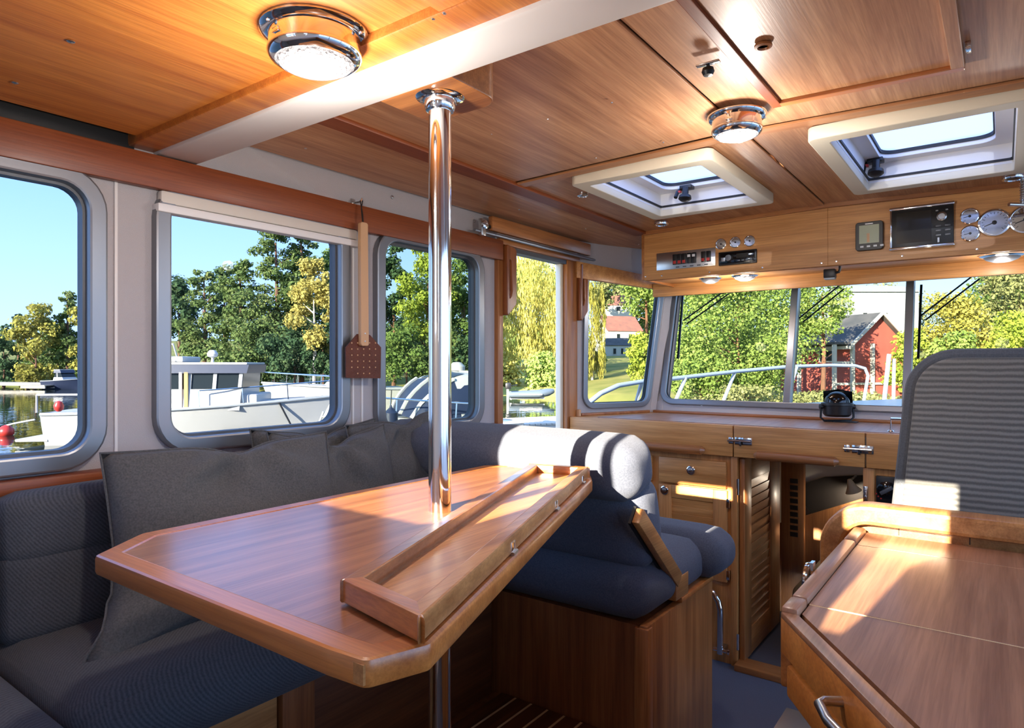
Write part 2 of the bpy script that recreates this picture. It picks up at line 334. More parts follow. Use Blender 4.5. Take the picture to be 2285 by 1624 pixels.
# after bulkhead: out of view, openings made up and shaped to throw the sun patches
aft = plate('wall_aft', [(-2.0, -.1), (STB, -.1), (STB, 2.05), (-2.0, 2.05)],
            [rrect(-1.20, -.862, 1.46, 1.885, .02), rrect(-.828, -.765, 1.46, 1.885, .02), [(-.224, 1.42), (-.196, 1.42), (-.178, 1.46), (-.154, 1.56), (-.102, 1.613), (-.098, 1.85), (-.31, 1.85), (-.31, 1.655), (-.216, 1.635), (-.218, 1.56), (-.230, 1.46)]], .03, py_(AFT), 'gelcoat')
struct(aft, 'unseen white after bulkhead, its openings shaped for the sun patches')

# ------------------------------------------------------------------ ceiling
RZ = 1.997
ce = thing('ceiling', 'teak veneered cabin ceiling in panels with battens', None, (-.6, 1.9, RZ), kind='structure')
def tilt(sl): return Matrix.Translation((-.6, 0, RZ)) @ Matrix.Rotation(-sl, 4, 'Y') @ Matrix.Translation((.6, 0, .006))
TP, TS = tilt(.024), tilt(-.024)
H1, H2 = (-1.222, -.722, 2.0, 2.70), (-.442, .078, 2.0, 2.755)
def hole(h, d=.035): return [(h[0]+d, h[2]+d), (h[1]-d, h[2]+d), (h[1]-d, h[3]-d), (h[0]+d, h[3]-d)]
plate('panel', [(-1.43, .93), (-.612, .93), (-.612, 1.93), (-1.43, 1.93)], [], .012, TP, 'ceil_y', ce)
plate('panel', [(-.603, .93), (STB, .93), (STB, 1.936), (-.603, 1.936)], [], .012, TS, 'ceil_y', ce)
plate('panel', [(-1.47, 1.955), (-.612, 1.955), (-.612, 3.1), (-1.47, 3.1)], [hole(H1)], .012, TP, 'ceil_y', ce)
plate('panel', [(-.603, 1.95), (STB, 1.95), (STB, 3.1), (-.603, 3.1)], [hole(H2)], .012, TS, 'ceil_y', ce)
# the grooved joints and flat battens between the panels
plate('batten', [(-.66, .93), (-.607, .93), (-.607, 1.93), (-.66, 1.93)], [], .006, TP @ pz_(-.009), 'ceil_y', ce, bevel=.001)
plate('batten', [(-.66, 1.975), (-.607, 1.975), (-.607, 3.05), (-.66, 3.05)], [], .006, TP @ pz_(-.009), 'ceil_y', ce, bevel=.001)
plate('batten', [(-1.42, 1.945), (-.605, 1.945), (-.605, 1.99), (-1.42, 1.99)], [], .006, TP @ pz_(-.009), 'ceil_x', ce, bevel=.001)
plate('batten', [(-.595, 1.945), (STB, 1.945), (STB, 1.99), (-.595, 1.99)], [], .006, TS @ pz_(-.009), 'ceil_x', ce, bevel=.001)
plate('backing', [(-1.83, .93), (STB, .93), (STB, 3.75), (-1.6, 3.75), (-1.83, 3.0)], [hole(H1, .02), hole(H2, .02)], .012, pz_(RZ+.03), 'dark', ce)
# outer port panel sloping down to the side
sp = MB().prism([(-1.435, .93, 1.977), (-1.775, .93, 1.958), (-1.775, 2.95, 1.958), (-1.62, 3.5, 1.958), (-1.46, 3.15, 1.977)], (0, 0, .012)).build('side_panel', 'ceil_y', ce)
plate('side_batten', [(-1.475, .95), (-1.41, .95), (-1.425, 3.06), (-1.49, 3.06)], [], .008, pz_(1.971), 'red_y', ce, bevel=.003)
# beam, after ceiling
struct(MB().box(-1.80, STB, .84, .952, 1.866, 2.0).build('trim_5', 'gelcoat', bevel=.008), 'white transverse ceiling beam')
struct(MB().box(-1.80, STB, .775, .85, 1.875, 1.93).build('trim_6', 'aft_y', bevel=.006), 'wooden batten screwed along the after side of the white beam')
ca = thing('ceiling_aft', 'orange-brown veneered ceiling aft of the white beam', None, (-.9, .3, 1.892), kind='structure')
MB().box(-1.745, -.70, AFT, .80, 1.892, 1.905).build('panel', 'aft_y', ca); MB().box(-.62, STB, AFT, .80, 1.892, 1.905).build('panel', 'aft_y', ca)
MB().box(-.72, -.60, AFT, .80, 1.878, 1.894).build('batten', 'aft_y', ca, bevel=.003)
MB().box(-1.8, STB, AFT, .84, 1.91, 1.93).build('backing', 'dark', ca); MB().box(-1.794, -1.788, AFT, .79, 1.85, 1.91).build('gap_shade', 'black', ca)  # last box: black strip painting the shade between pelmet and after ceiling
def screw(par, p, n=(0, 0, -1), r=.005):
    MB().lathe(p, n, [(r, 0), (r, .001), (r*.7, .0025), (0, .003)], 8).build('screw', 'screwm', par, smooth=True)
for q in ((158, 92), (33, 184)): screw(ca, at(*q, z=1.891), r=.007)
for q in ((967, 40), (992, 28)): screw(ca, at(*q, z=1.877), r=.004)
for q in ((1097, 298), (1222, 265), (1365, 228), (1330, 352), (1480, 317)): screw(ce, at(*q, z=RZ-.012), r=.003)
for q in ((682, 330), (1158, 467), (1307, 510), (1425, 545)): screw(ce, at(*q, z=1.962), r=.0045)
# ------------------------------------------------------------------ ceiling hatch lid (wood) with finger ring
hl = thing('ceiling_hatch_lid', 'framed wooden ceiling hatch lid with a round finger hole', 'hatch', (-.28, 1.3, RZ))
x0, x1, y1, y0 = -.474, -.068, 1.772, .97
plate('lid', [(x0+.02, y0), (x1-.02, y0), (x1-.02, y1-.02), (x0+.02, y1-.02)], [], .006, TS @ pz_(-.010), 'ceil_y', hl)
for (a, b, c, d, mm) in ((x0, x0+.02, y0, y1, 'red_y'), (x0+.021, x1, y1-.02, y1, 'edge_x'), (x1-.022, x1, y0, y1-.021, 'ceil_y')):
    plate('moulding', [(a, c), (b, c), (b, d), (a, d)], [], .014, TS @ pz_(-.013), mm, hl, bevel=.002)
p = at(1703, 105, z=RZ-.02); MB().lathe(p, (0, 0, -1), [(.014, -.008), (.018, -.004), (.018, 0), (.012, .002), (.010, -.004), (0, -.004)], 20).build('finger_ring', 'handle_x', hl, smooth=True)
MB().lathe(p, (0, 0, -1), [(.0095, -.002), (0, -.002)], 16).build('hole', 'dark', hl)
p = at(2157, 108, z=RZ-.02); MB().box(p.x-.002, p.x+.008, p.y-.02, p.y+.02, p.z-.004, p.z+.006).build('hinge', 'chrome', hl, bevel=.001)
# latch knob on the ceiling
p = at(1580, 140, z=RZ-.014); kb = thing('ceiling_latch', 'small chrome ceiling latch plate with a black ball knob', 'latch', p)
MB().box(p.x-.026, p.x+.026, p.y-.007, p.y+.007, p.z-.004, p.z).build('plate', 'chrome', kb, bevel=.001)
MB().lathe(p, (0, 0, -1), [(.004, 0), (.004, .008), (.012, .012), (.014, .020), (.010, .028), (0, .030)], 16).build('knob', 'black', kb, smooth=True)

# ------------------------------------------------------------------ skylights
def skylight(h, label, knob):
    a, b, c, d = h; zt = RZ+.052; T = thing('skylight', label, 'skylight', ((a+b)/2, (c+d)/2, 1.955), group=None)
    plate('lining_frame', rrect(a, b, c, d, .022, 4), [rrect(a+.045, b-.045, c+.045, d-.045, .012, 3)], .03, pz_(1.968), 'cream', T, bevel=.004)
    plate('insect_screen_rail', rrect(a+.043, b-.043, c+.043, d-.043, .012, 3), [rrect(a+.054, b-.054, c+.054, d-.054, .01, 3)], .008, pz_(1.988), 'rubber', T)
    sh = MB(); i, j, k, l = a+.05, b-.05, c+.05, d-.05
    for q in (((i, k), (j, k)), ((j, k), (j, l)), ((j, l), (i, l)), ((i, l), (i, k))):
        (xa, ya), (xb, yb) = q; nx, ny = (yb-ya), -(xb-xa); ln = math.hypot(nx, ny); nx, ny = nx/ln*.01, ny/ln*.01
        sh.prism([(xa, ya, 1.975), (xb, yb, 1.975), (xb, yb, zt), (xa, ya, zt)], (nx, ny, 0))
    sh.build('shaft', 'white', T)
    plate('rim', rrect(i-.005, j+.005, k-.005, l+.005, .02, 4), [rrect(i+.045, j-.045, k+.045, l-.045, .05, 6)], .012, pz_(zt), 'white', T, bevel=.002)
    plate('gasket', rrect(i+.04, j-.04, k+.04, l-.04, .05, 6), [rrect(i+.052, j-.052, k+.052, l-.052, .045, 6)], .012, pz_(zt+.012), 'rubber', T)
    plate('pane', rrect(i+.042, j-.042, k+.042, l-.042, .05, 6), [], .01, pz_(zt+.022), 'hatch_pane', T)
    for kx in knob:
        K = MB().box(kx-.025, kx+.025, l-.085, l-.045, zt-.022, zt-.006).build('handle_base', 'black', T, bevel=.003)
        MB().tube([(kx-.02, l-.06, zt-.012), (kx-.034, l-.08, zt-.030), (kx-.036, l-.095, zt-.055)], .008, 8).build('lever', 'black', K, smooth=True)
        MB().lathe((kx+.005, l-.09, zt-.02), (0, -.2, -1), [(.012, 0), (.013, .03), (.024, .036), (.026, .048), (.016, .056), (0, .057)], 14).build('knob', 'black', K, smooth=True)
        MB().box(kx-.03, kx-.02, l-.086, l-.07, zt-.034, zt-.026).build('button', 'red', K)
    return T
skylight(H1, 'port roof skylight with a cream frame left of the chrome dome lamp', (-1.03,)); skylight(H2, 'roof skylight with a cream frame above the chartplotter, cut by the picture edge', (-.36,))

# ------------------------------------------------------------------ dome lamps, small ceiling fittings
def dome(px, py, z, R, label, watt=3.4):
    p = at(px, py, z=z); T = thing('dome_lamp', label, 'lamp', p, group='chrome dome ceiling lamps')
    MB().lathe(p, (0, 0, -1), [(R, 0), (R*1.0, .004), (R*.94, .010), (R*.84, .012), (R*.82, .034), (R*.86, .037), (R*.86, .042), (R*.80, .050), (R*.72, .054), (R*.70, .052)], 48).build('ring', 'chrome', T, smooth=True)
    prof = [(R*.71*math.cos(a), .050+R*.20*math.sin(a)) for a in [k*math.pi/2/8 for k in range(9)]]
    G = MB().lathe(p, (0, 0, -1), [(R*.71, .045)]+prof, 48).build('lens', 'lens', T, smooth=True)
    rb = MB()
    for f in (.25, .4, .55, .7, .82, .93):
        a = math.acos(f); rb.tube([p+Vector((R*.71*f*math.cos(q), R*.71*f*math.sin(q), -.050-R*.20*math.sin(a))) for q in [k*2*math.pi/36 for k in range(37)]], .0012, 4, False)
    rb.build('lens_ribs', 'dome_glass', T, smooth=True)
    for q in (.4, 2.5, 4.6): MB().lathe(p+Vector((R*.92*math.cos(q), R*.92*math.sin(q), -.010)), (0, 0, -1), [(.004, 0), (.003, .003), (0, .0035)], 8).build('screw', 'screwm', T)
    MB().box(p.x-.008, p.x+.008, p.y-R*.86, p.y-R*.82, p.z-.030, p.z-.022).build('switch', 'chrome', T, bevel=.001)
    ld = bpy.data.lights.new('dome_light', 'POINT'); ld.shadow_soft_size = R*.35; ld.energy = watt; ld.color = (1, .92, .84); lo = bpy.data.objects.new('dome_light', ld); C.objects.link(lo); lo.location = (0, 0, -.060-R*1.6); lo.parent = T
    return p
dome(703, 72, 1.892, .092, 'large chrome dome lamp on the orange ceiling aft of the beam', 3.9)
dome(1644, 258, RZ-.014, .076, 'chrome dome lamp between the two skylights')
for (px, py, z, r, lab, inner) in ((1300, 434, RZ-.022, .022, 'small chrome spotlight beside the port skylight', 'lens'), (1476, 499, RZ-.026, .034, 'black round air vent with chrome rim by the console', 'black'), (2262, 396, RZ-.02, .036, 'black round ceiling vent beside the searchlight handle', 'black')):
    p = at(px, py, z=z); T = thing('ceiling_spot', lab, 'ceiling fitting', p)
    MB().lathe(p, (0, 0, -1), [(r, -.006), (r, 0), (r*.95, .006), (r*.75, .008), (r*.72, .004)], 28).build('rim', 'chrome', T, smooth=True)
    MB().lathe(p, (0, 0, -1), [(r*.74, 0), (r*.7, .004), (r*.3, .006), (0, .0065)], 24).build('insert', inner, T, smooth=True)
p = at(2283, 400, z=1.97); T = thing('searchlight_handle', 'chrome searchlight handle hanging from the ceiling', 'handle', p)
MB().tube([p, p+Vector((0, 0, -.085))], .008, 10).build('shaft', 'steel', T, smooth=True)
for k in range(8): MB().lathe(p+Vector((0, 0, -.008-.009*k)), (0, 0, -1), [(.008, 0), (.0115, .0025), (.0115, .0045), (.008, .007)], 12).build('ring', 'chrome', T, smooth=True)
MB().tube([p+Vector((-.05*_c, -.05*_s, -.088)), p+Vector((0, 0, -.09)), p+Vector((.05*_c, .05*_s, -.088))], .007, 10).build('grip', 'chrome', T, smooth=True)

# ------------------------------------------------------------------ port valance, blind, door
va = thing('valance', 'red-brown wooden pelmet board running above the port windows', 'pelmet', (-1.77, .6, 1.78))
MB().box(-1.785, -1.762, AFT, 2.318, 1.776, 1.862).build('board', 'red_y', va, bevel=.002)
MB().box(WP+.012, -1.785, AFT, 2.318, 1.835, 1.85).build('cleat', 'red_y', va)
bl = thing('roller_blind', 'rolled-up pale roller blind at the top of the port window', 'blind', (-1.775, 1.17, 1.74))
MB().box(-1.794, -1.768, .848, 1.505, 1.742, 1.776).build('roll', 'blind', bl, bevel=.006)
MB().box(-1.797, -1.762, .838, 1.515, 1.718, 1.740).build('bottom_bar', 'white', bl, bevel=.003)
# doorway: posts, sliding door track, grab handles
d1 = thing('door_1', 'open port sliding doorway with teak posts', None, (-1.8, 2.6, 0), kind='structure')
MB().box(-1.83, -1.775, 2.296, 2.335, 0, 1.865).build('post', 'teak_z', d1, bevel=.004)
MB().box(-1.835, -1.775, 2.872, 2.972, 0, 1.865).build('post', 'teak_z', d1, bevel=.004); MB().box(-1.83, -1.80, 2.845, 2.871, 0, 1.86).build('sliding_channel', 'cream', d1, bevel=.003)
MB().box(-1.83, -1.765, 2.30, 2.98, 1.846, 1.872).build('head', 'teak_y', d1, bevel=.003); MB().box(-1.83, -1.78, 2.34, 2.87, 1.826, 1.847).build('track', 'alu_dark', d1)
MB().box(-1.83, -1.77, 2.296, 2.98, -.02, .86).build('coaming', 'dark_y', d1, bevel=.003)
MB().box(-1.80, -1.785, 2.30, 3.0, 1.868, 1.96).build('head_lining', 'gelcoat', d1)
hb = thing('sliding_door_header', 'teak header board hiding the sliding door rail', 'header board', (-1.74, 2.6, 1.9))
MB().box(-1.752, -1.73, 2.20, 3.03, 1.885, 1.945).build('board', 'teak_y', hb, bevel=.002); MB().tube([(-1.745, 2.1, 1.872), (-1.745, 3.1, 1.872)], .007, 8).build('rail', 'alu', hb, smooth=True)
rb = thing('door_roller', 'chrome roller bracket on the sliding door rail', 'bracket', (-1.74, 2.17, 1.87))
MB().box(-1.755, -1.735, 2.135, 2.165, 1.855, 1.925).build('bracket', 'steel', rb, bevel=.003); MB().lathe((-1.735, 2.15, 1.90), (1, 0, 0), [(.018, 0), (.018, .01), (.008, .014), (0, .014)], 16).build('wheel', 'chrome', rb, smooth=True)
MB().box(-1.75, -1.738, 2.165, 2.20, 1.893, 1.905).build('arm', 'black', rb)
def grab(yc, z0, z1, sgn, label, xx=-1.765):
    T = thing('grab_handle', label, 'handle', (xx, yc, z0), group=None)
    h = z1-z0; d = .062*sgn
    outer = [(yc, z1), (yc+d, z1-.012), (yc+d, z0+.055), (yc, z0)]; inner = [(yc+.008*sgn, z1-.05), (yc+d*.55, z1-.062), (yc+d*.6, z0+.11), (yc+d*.45, z0+.085), (yc+.008*sgn, z0+.065)]
    if sgn < 0: outer.reverse(); inner.reverse()
    plate('grip', rpoly(outer, [.004, .012, .02, .004]), [rpoly(inner, .012)], .022, px_(xx), 'handle_z', T, bevel=.005)
    return T
grab(2.335, 1.535, 1.842, 1, 'teak grab handle on the after door post'); grab(2.972, 1.545, 1.835, 1, 'teak grab handle on the forward door post')
st_ = MB().box(-1.775, -1.755, 2.955, 2.975, 1.03, 1.085).build('door_stop', 'beech', bevel=.003); tag(st_, 'small pale wooden stop low on the forward door post', 'stop')
# forward valance above the slanted window
f0, f1 = A_+dv*.0, B_-dv*.02
fv = MB(); n_ = Vector((dv.y, -dv.x, 0)); fv.prism([f0+n_*.02+Vector((0, 0, 1.765)), f1+n_*.02+Vector((0, 0, 1.735)), f1+n_*.02+Vector((0, 0, 1.80)), f0+n_*.02+Vector((0, 0, 1.85))], n_*.03)
tag(fv.build('window_pelmet', 'dash_x', bevel=.002), 'short teak pelmet above the slanted side window', 'pelmet')
# fly swatter on a hook
p = at(805, 452, x=-1.752); T = thing('coat_hook', 'small chrome hook above the pelmet holding the swatter cord', 'hook', p)
MB().box(-1.795, -1.79, p.y-.008, p.y+.008, p.z-.01, p.z+.018).build('plate', 'steel', T); MB().tube([(-1.79, p.y, p.z+.005), (-1.765, p.y, p.z+.004), (-1.752, p.y, p.z+.004), (-1.745, p.y, p.z+.014)], .003, 8).build('hook', 'steel', T, smooth=True)
XF = -1.738; fs = thing('fly_swatter', 'fly swatter with beech handle and perforated brown leather flap', 'fly swatter', at(812, 843, x=XF))
def q_(px, py): v = at(px, py, x=XF); return (v.y, v.z)
hy0, hz1 = q_(801, 497); hy1, hz0 = q_(821, 771)
plate('handle', rpoly([(hy0, hz0), (hy0+.030, hz0), (hy0+.026, hz1), (hy0-.002, hz1)], .006), [], .012, px_(XF+.006), 'beech', fs, bevel=.002)
fl = [q_(773, 843), q_(850, 844), q_(851, 775), q_(826, 747), q_(798, 745), q_(772, 775)]
plate('flap', rpoly(fl, .003), [], .004, px_(XF-.003), 'leather', fs)
for r in range(6):
    for c in range(5):
        if r == 0 and c in (0, 4): continue
        yy, zz = q_(785+c*13.2, 833-r*13.6)
        MB().lathe((XF, yy, zz), (1, 0, 0), [(.0026, -.0008), (.0026, .0006), (0, .0008)], 8).build('eyelet', 'beech', fs)
for k in (.014, .040): MB().lathe((XF+.0125, hy0+.015, hz0+k), (1, 0, 0), [(.004, 0), (.003, .002), (0, .0025)], 10).build('rivet', 'steel', fs)
MB().tube([(XF+.006, hy0+.013, hz1-.02), (XF, hy0+.010, hz1+.05), (-1.747, p.y+.004, p.z+.006), (-1.750, p.y-.004, p.z+.006), (XF, hy0+.016, hz1+.03), (XF+.007, hy0+.014, hz1-.02)], .0018, 6).build('cord', 'cord', fs, smooth=True)
for i, (px, py) in enumerate(((875, 440), (1058, 493))):
    v = at(px, py, x=-1.794); MB().lathe(v, (1, 0, 0), [(.007, 0), (.006, .003), (0, .004)], 12).build('wall_screw', 'steel'); tag(bpy.context.collection.objects[-1], ('dark screw head above the pelmet near the swatter', 'dark screw head above the pelmet near the door rail')[i], 'screw')

# ------------------------------------------------------------------ mast pole and mount block
PXY = Vector((-.930, 1.008, 0))
po = thing('steel_pole', 'polished steel pole rising through the table to the ceiling', 'pole', PXY+Vector((0, 0, .3)))
MB().tube([PXY+Vector((0, 0, .3)), PXY+Vector((0, 0, 1.0)), PXY+Vector((0, 0, 1.868))], .0235, 32).build('tube', 'chrome', po, smooth=True)
MB().lathe(PXY+Vector((0, 0, 1.868)), (0, 0, -1), [(.051, -.002), (.051, .001), (.048, .004), (.032, .006), (.032, .022), (.029, .028), (.024, .029)], 32).build('flange', 'chrome', po, smooth=True)
for a in (.3, 1.9, 3.5, 5.1): screw(po, PXY+Vector((.041*math.cos(a), .041*math.sin(a), 1.865)), r=.0045)
bk = MB(); bpoly = rpoly([(-1.04, .952), (-.848, .952), (-.848, 1.10), (-1.04, 1.10)], [0, 0, .04, .02])
o = plate('pole_block', bpoly, [], .125, pz_(1.933), 'teak_x', bevel=.004); tag(o, 'rounded teak block fixing the steel pole to the ceiling', 'block')

# ------------------------------------------------------------------ dinette: port bench, after bench, cushions
bs = thing('sofa_bench_box', 'wooden port sofa base with a pale panel door', 'sofa base', (-1.5, .8, .3))
MB().box(-1.79, -1.29, .42, 1.635, .3, .61).build('carcass', 'dark_z', bs)
MB().box(-1.292, -1.274, .42, .86, .3, .60).build('front_panel', 'leaf_y', bs, bevel=.003); MB().box(-1.295, -1.262, .865, .95, .3, .615).build('upright', 'dark_z', bs, bevel=.003)
MB().box(-1.292, -1.276, .955, 1.62, .3, .60).build('front_panel', 'dark_y', bs, bevel=.003)
so = thing('sofa', 'dark grey upholstered port sofa under the windows', 'sofa', (-1.5, .8, .61))
weld(softbox((-1.505, 1.035, .68), (.275, .59, .07), .055, 18, (.0, .0, .012)).build('seat_cushion', 'sofa', so, local=False))
weld(softbox((-1.275, 1.035, .672), (.065, .585, .062), .055, 18, (.004, 0, .006)).build('front_bolster', 'sofa', so))
Mt = Matrix.Rotation(math.radians(-7), 3, 'Y')
weld(softbox((-1.695, 1.02, .83), (.075, .555, .105), .04, 16, (.01, 0, 0), Mt).build('backrest', 'sofa', so)); weld(softbox((-1.705, 1.02, .962), (.072, .555, .082), .045, 16, (.012, 0, .006), Mt).build('backrest_bolster', 'sofa', so))
# after bench: cushion whose end shows at the lower left
ab = thing('after_bench', 'dark grey after bench cushion at the lower left corner', 'bench', (-1.3, .15, .61))
MB().box(-1.78, -1.0, -.15, .40, .3, .61).build('carcass', 'dark_z', ab)
weld(softbox((-1.25, .13, .685), (.45, .31, .075), .06, 16, (0, 0, .015)).build('seat_cushion', 'sofa', ab)); weld(softbox((-1.20, .395, .665), (.40, .06, .062), .058, 16).build('front_bolster', 'sofa', ab))
weld(softbox((-1.685, .11, .885), (.085, .32, .17), .05, 14, (.012, 0, 0)).build('backrest', 'sofa', ab))

def pillow(name, label, c, right, up, w, h, T, seed, sag=0, flop=None, fan=1.0):
    """square scatter cushion: knife-edge seam, pinched corners, creases"""
    rg = random.Random(seed); c, R, U = Vector(c), Vector(right).normalized(), Vector(up).normalized(); N = R.cross(U).normalized(); n = 26
    ph = [(rg.uniform(2, 5), rg.uniform(2, 5), rg.uniform(0, 6)) for _ in range(5)]
    def pt(i, j, sg):
        u, v = i/n*2-1, j/n*2-1; e = max(0, (1-abs(u)**2.6))*max(0, (1-abs(v)**2.6)); t = T*e**.55
        pin = 1+.02*(abs(u)*abs(v))**2-.035*(1-abs(v))*abs(u)**3
        x = u*w/2*pin; y = v*h/2*(1+.02*(abs(u)*abs(v))**2-.05*(1-abs(u)**2)*abs(v)**3)
        if v > 0: y -= sag*(1-u*u)*v
        cr = sum(math.sin(a*u+b*v*1.3+p_) for a, b, p_ in ph)/5
        t += T*.30*cr*e + .5*T*e*(-math.exp(-((u*.8+v*.3-.1)/.10)**2)*1.1*(1 if v > 0 else .3)*(.35+.65*v)-math.exp(-((u*.35-v*.9+.55)/.12)**2)*.5*max(0, 1-abs(u))-math.exp(-((u*.5+v*1.0+.62)/.10)**2)*.6*max(0, .9-abs(u+.2)))
        r_, th_ = math.hypot(u-.05, v-1), math.atan2(u-.05, 1.02-v); t += T*.55*math.cos(8*th_+ph[1][2])*math.exp(-r_*1.5)*e**.35*min(1, r_*2.5)*fan
        y -= fan*.025*math.exp(-((u-.05)/.22)**2)*max(0, v)**4
        off = .008*math.sin(3*u+ph[0][2])*abs(v)
        q = c+R*x+U*y+N*(sg*t+off)
        if flop: q = flop(q, u, v)
        return q
    mb = MB()
    for sg in (1, -1): mb.grid([[pt(i, j, sg) for j in range(n+1)] for i in range(n+1)])
    T_ = thing(name, label, 'cushion', c-U*h/2, group='loose grey scatter cushions')
    weld(mb.build('cover', 'pillow', T_), 2e-4)
    ed = [pt(i, 0, 1) for i in range(n+1)]+[pt(n, j, 1) for j in range(1, n+1)]+[pt(i, n, 1) for i in range(n-1, -1, -1)]+[pt(0, j, 1) for j in range(n-1, -1, -1)]
    MB().tube(ed, .0028, 5, False).build('seam', 'pillow', T_, smooth=True)
    return T_
def fl1(q, u, v):
    if u < -.4 and v < -.5: q = q+Vector((.06, -.075, -.015))*((-.4-u)/.6)**1.5*((-.5-v)/.5)+Vector((.012*math.sin(16*v), 0, 0))*((-.4-u)/.6)
    return q
pillow('scatter_cushion', 'large creased grey cushion leaning nearest to the table corner', (-1.50, .905, .935), (0.02, 1, 0), (-.42, .13, 1), .585, .41, .065, 3, .0, fl1)
pillow('scatter_cushion', 'grey cushion propped just forward of the large creased one', (-1.56, 1.27, .945), (.05, 1, -.02), (-.30, -.03, 1), .40, .38, .06, 11, .02)
pillow('scatter_cushion', 'pale-topped grey cushion peeking up against the window glass', (-1.675, 1.29, .965), (-.02, 1, .0), (-.18, .0, 1), .46, .34, .05, 5, .012)
pillow('scatter_cushion', 'dark grey cushion standing in the sofa corner behind the pole', (-1.585, 1.565, .96), (.12, 1, .10), (-.22, -.02, 1), .40, .38, .06, 8, .0)

# ------------------------------------------------------------------ forward (co-pilot) seat
cs = thing('copilot_seat', 'blue-grey double co-pilot seat on a teak box at the forward end of the table', 'seat', (-1.2, 1.9, 0))
MB().box(-1.78, -.785, 1.645, 2.13, 0, .612).build('box', 'dark_z', cs); MB().box(-.786, -.762, 1.637, 2.13, 0, .618).build('side_panel', 'teak_z', cs, bevel=.003)
MB().box(-.80, -.757, 1.632, 1.665, 0, .612).build('corner_post', 'teak_z', cs, bevel=.006); MB().box(-.83, -.755, 1.86, 2.12, .618, .634).build('ledge', 'edge_x', cs, bevel=.003)
weld(softbox((-1.27, 1.86, .69), (.505, .245, .072), .06, 18, (.006, .006, .014)).build('seat_cushion', 'navy', cs)); weld(softbox((-1.24, 2.14, .705), (.53, .105, .075), .068, 18, (.006, .006, .006)).build('front_bolster', 'navy', cs))
Mb = Matrix.Rotation(math.radians(13), 3, 'X')
weld(softbox((-1.275, 1.715, .875), (.495, .075, .13), .055, 18, (.008, .012, .0), Mb).build('backrest', 'navy', cs)); weld(softbox((-1.275, 1.652, 1.035), (.498, .088, .085), .062, 18, (.004, .006, .006), Mb).build('backrest_bolster', 'navy', cs))
sw = MB(); a, b = Vector((-.765, 1.585, .925)), Vector((-.765, 1.845, .69)); dd = (b-a).normalized(); nn = Vector((0, -dd.z, dd.y))
sw.obox((a+b)/2, Vector((.011, 0, 0)), dd*((b-a).length/2), nn*.022); sw.build('tilt_arm', 'leaf_y', cs, bevel=.003)
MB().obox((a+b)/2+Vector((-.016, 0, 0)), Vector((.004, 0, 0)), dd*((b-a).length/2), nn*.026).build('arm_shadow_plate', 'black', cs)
MB().box(-.805, -.757, 1.82, 1.915, .634, .70).build('pivot_block', 'leaf_y', cs, bevel=.004); MB().box(-.80, -.762, 1.825, 1.835, .66, .705).build('pivot_plate', 'rubber', cs)

# ------------------------------------------------------------------ table with folded leaf
ZT = 1.02
tb = thing('dinette_table', 'varnished teak dinette table with clipped corners around the steel pole', 'table', (PXY.x, PXY.y, .3))
top = [(-1.145, .452), (-.575, .452), (-.522, .456), (-.500, .520), (-.858, 1.50), (-.93, 1.615), (-1.165, 1.615), (-1.232, 1.53), (-1.225, .556)]
o = plate('top', inset(top, .028), [], .028, pz_(ZT-.0155), 'table_y', tb)
plate('edge_band', rpoly(top, [.012, .02, .008, .01, .01, .02, .02, .02, .02], 3), [inset(top, .0279)], .020, pz_(ZT-.0155), 'edge_x', tb, bevel=.0055)
MB().box(-.575, -.520, .4495, .4545, ZT-.026, ZT-.005).build('edge_splice', 'leaf_y', tb)
for (xx, yy) in ((-.548, .449), (-.60, .449)): MB().lathe((xx, yy+.001, ZT-.015), (0, -1, 0), [(.006, 0), (.006, .0006), (0, .001)], 14).build('plug', 'plug', tb)
MB().box(-1.02, -.84, .90, 1.12, ZT-.055, ZT-.03).build('collar_block', 'dark_y', tb, bevel=.004)
# folded leaf: lies upside down on the table, hinged along the slanted edge
ZL = ZT+.031
lf = [at(770, 1343, z=ZT+.002).to_2d(), at(938, 1431, z=ZT+.002).to_2d(), at(1309, 1066, z=ZT+.002).to_2d(), at(1186, 1058, z=ZT+.002).to_2d()]
fo = thing('folded_table_leaf', 'tray-like teak table leaf folded over on the dinette table', 'table leaf', (lf[0].x, lf[0].y, ZT))
inn = inset(lf, .018)
plate('board', inset(lf, .004), [], .007, pz_(ZT+.006), 'leaf_y', fo)
names = ['end_rail', 'hinge_rail', 'far_rail', 'inner_rail']
for i in range(4):
    j = (i+1) % 4
    plate(names[i], [lf[i], lf[j], inn[j], inn[i]], [], .023, pz_(ZT+.0165), ('edge_x', 'leaf_y', 'edge_x', 'table_y')[i], fo, bevel=.0035)
plate('grain_panel', inset(lf, .03), [], .002, pz_(ZT+.0105), 'leaf_y', fo)
for f in (.33, .635, .93):
    h = lf[1].lerp(lf[2], f); tv = (lf[2]-lf[1]).normalized(); nv = Vector((tv.y, -tv.x))
    MB().obox((h.x+nv.x*.001, h.y+nv.y*.001, ZT+.003), (tv.x*.011, tv.y*.011, 0), (nv.x*.0035, nv.y*.0035, 0), (0, 0, .017)).build('hinge', 'chrome', fo, bevel=.001)
    MB().tube([(h.x+nv.x*.006-tv.x*.012, h.y+nv.y*.006-tv.y*.012, ZT+.002), (h.x+nv.x*.006+tv.x*.012, h.y+nv.y*.006+tv.y*.012, ZT+.002)], .0035, 8).build('hinge_pin', 'steel', fo, smooth=True)
for f in (.05, .09): h = lf[1].lerp(lf[2], f); MB().lathe((h.x, h.y, ZT+.016), (.94, .34, 0), [(.005, 0), (.005, .0008), (0, .001)], 12).build('plug', 'plug', fo)
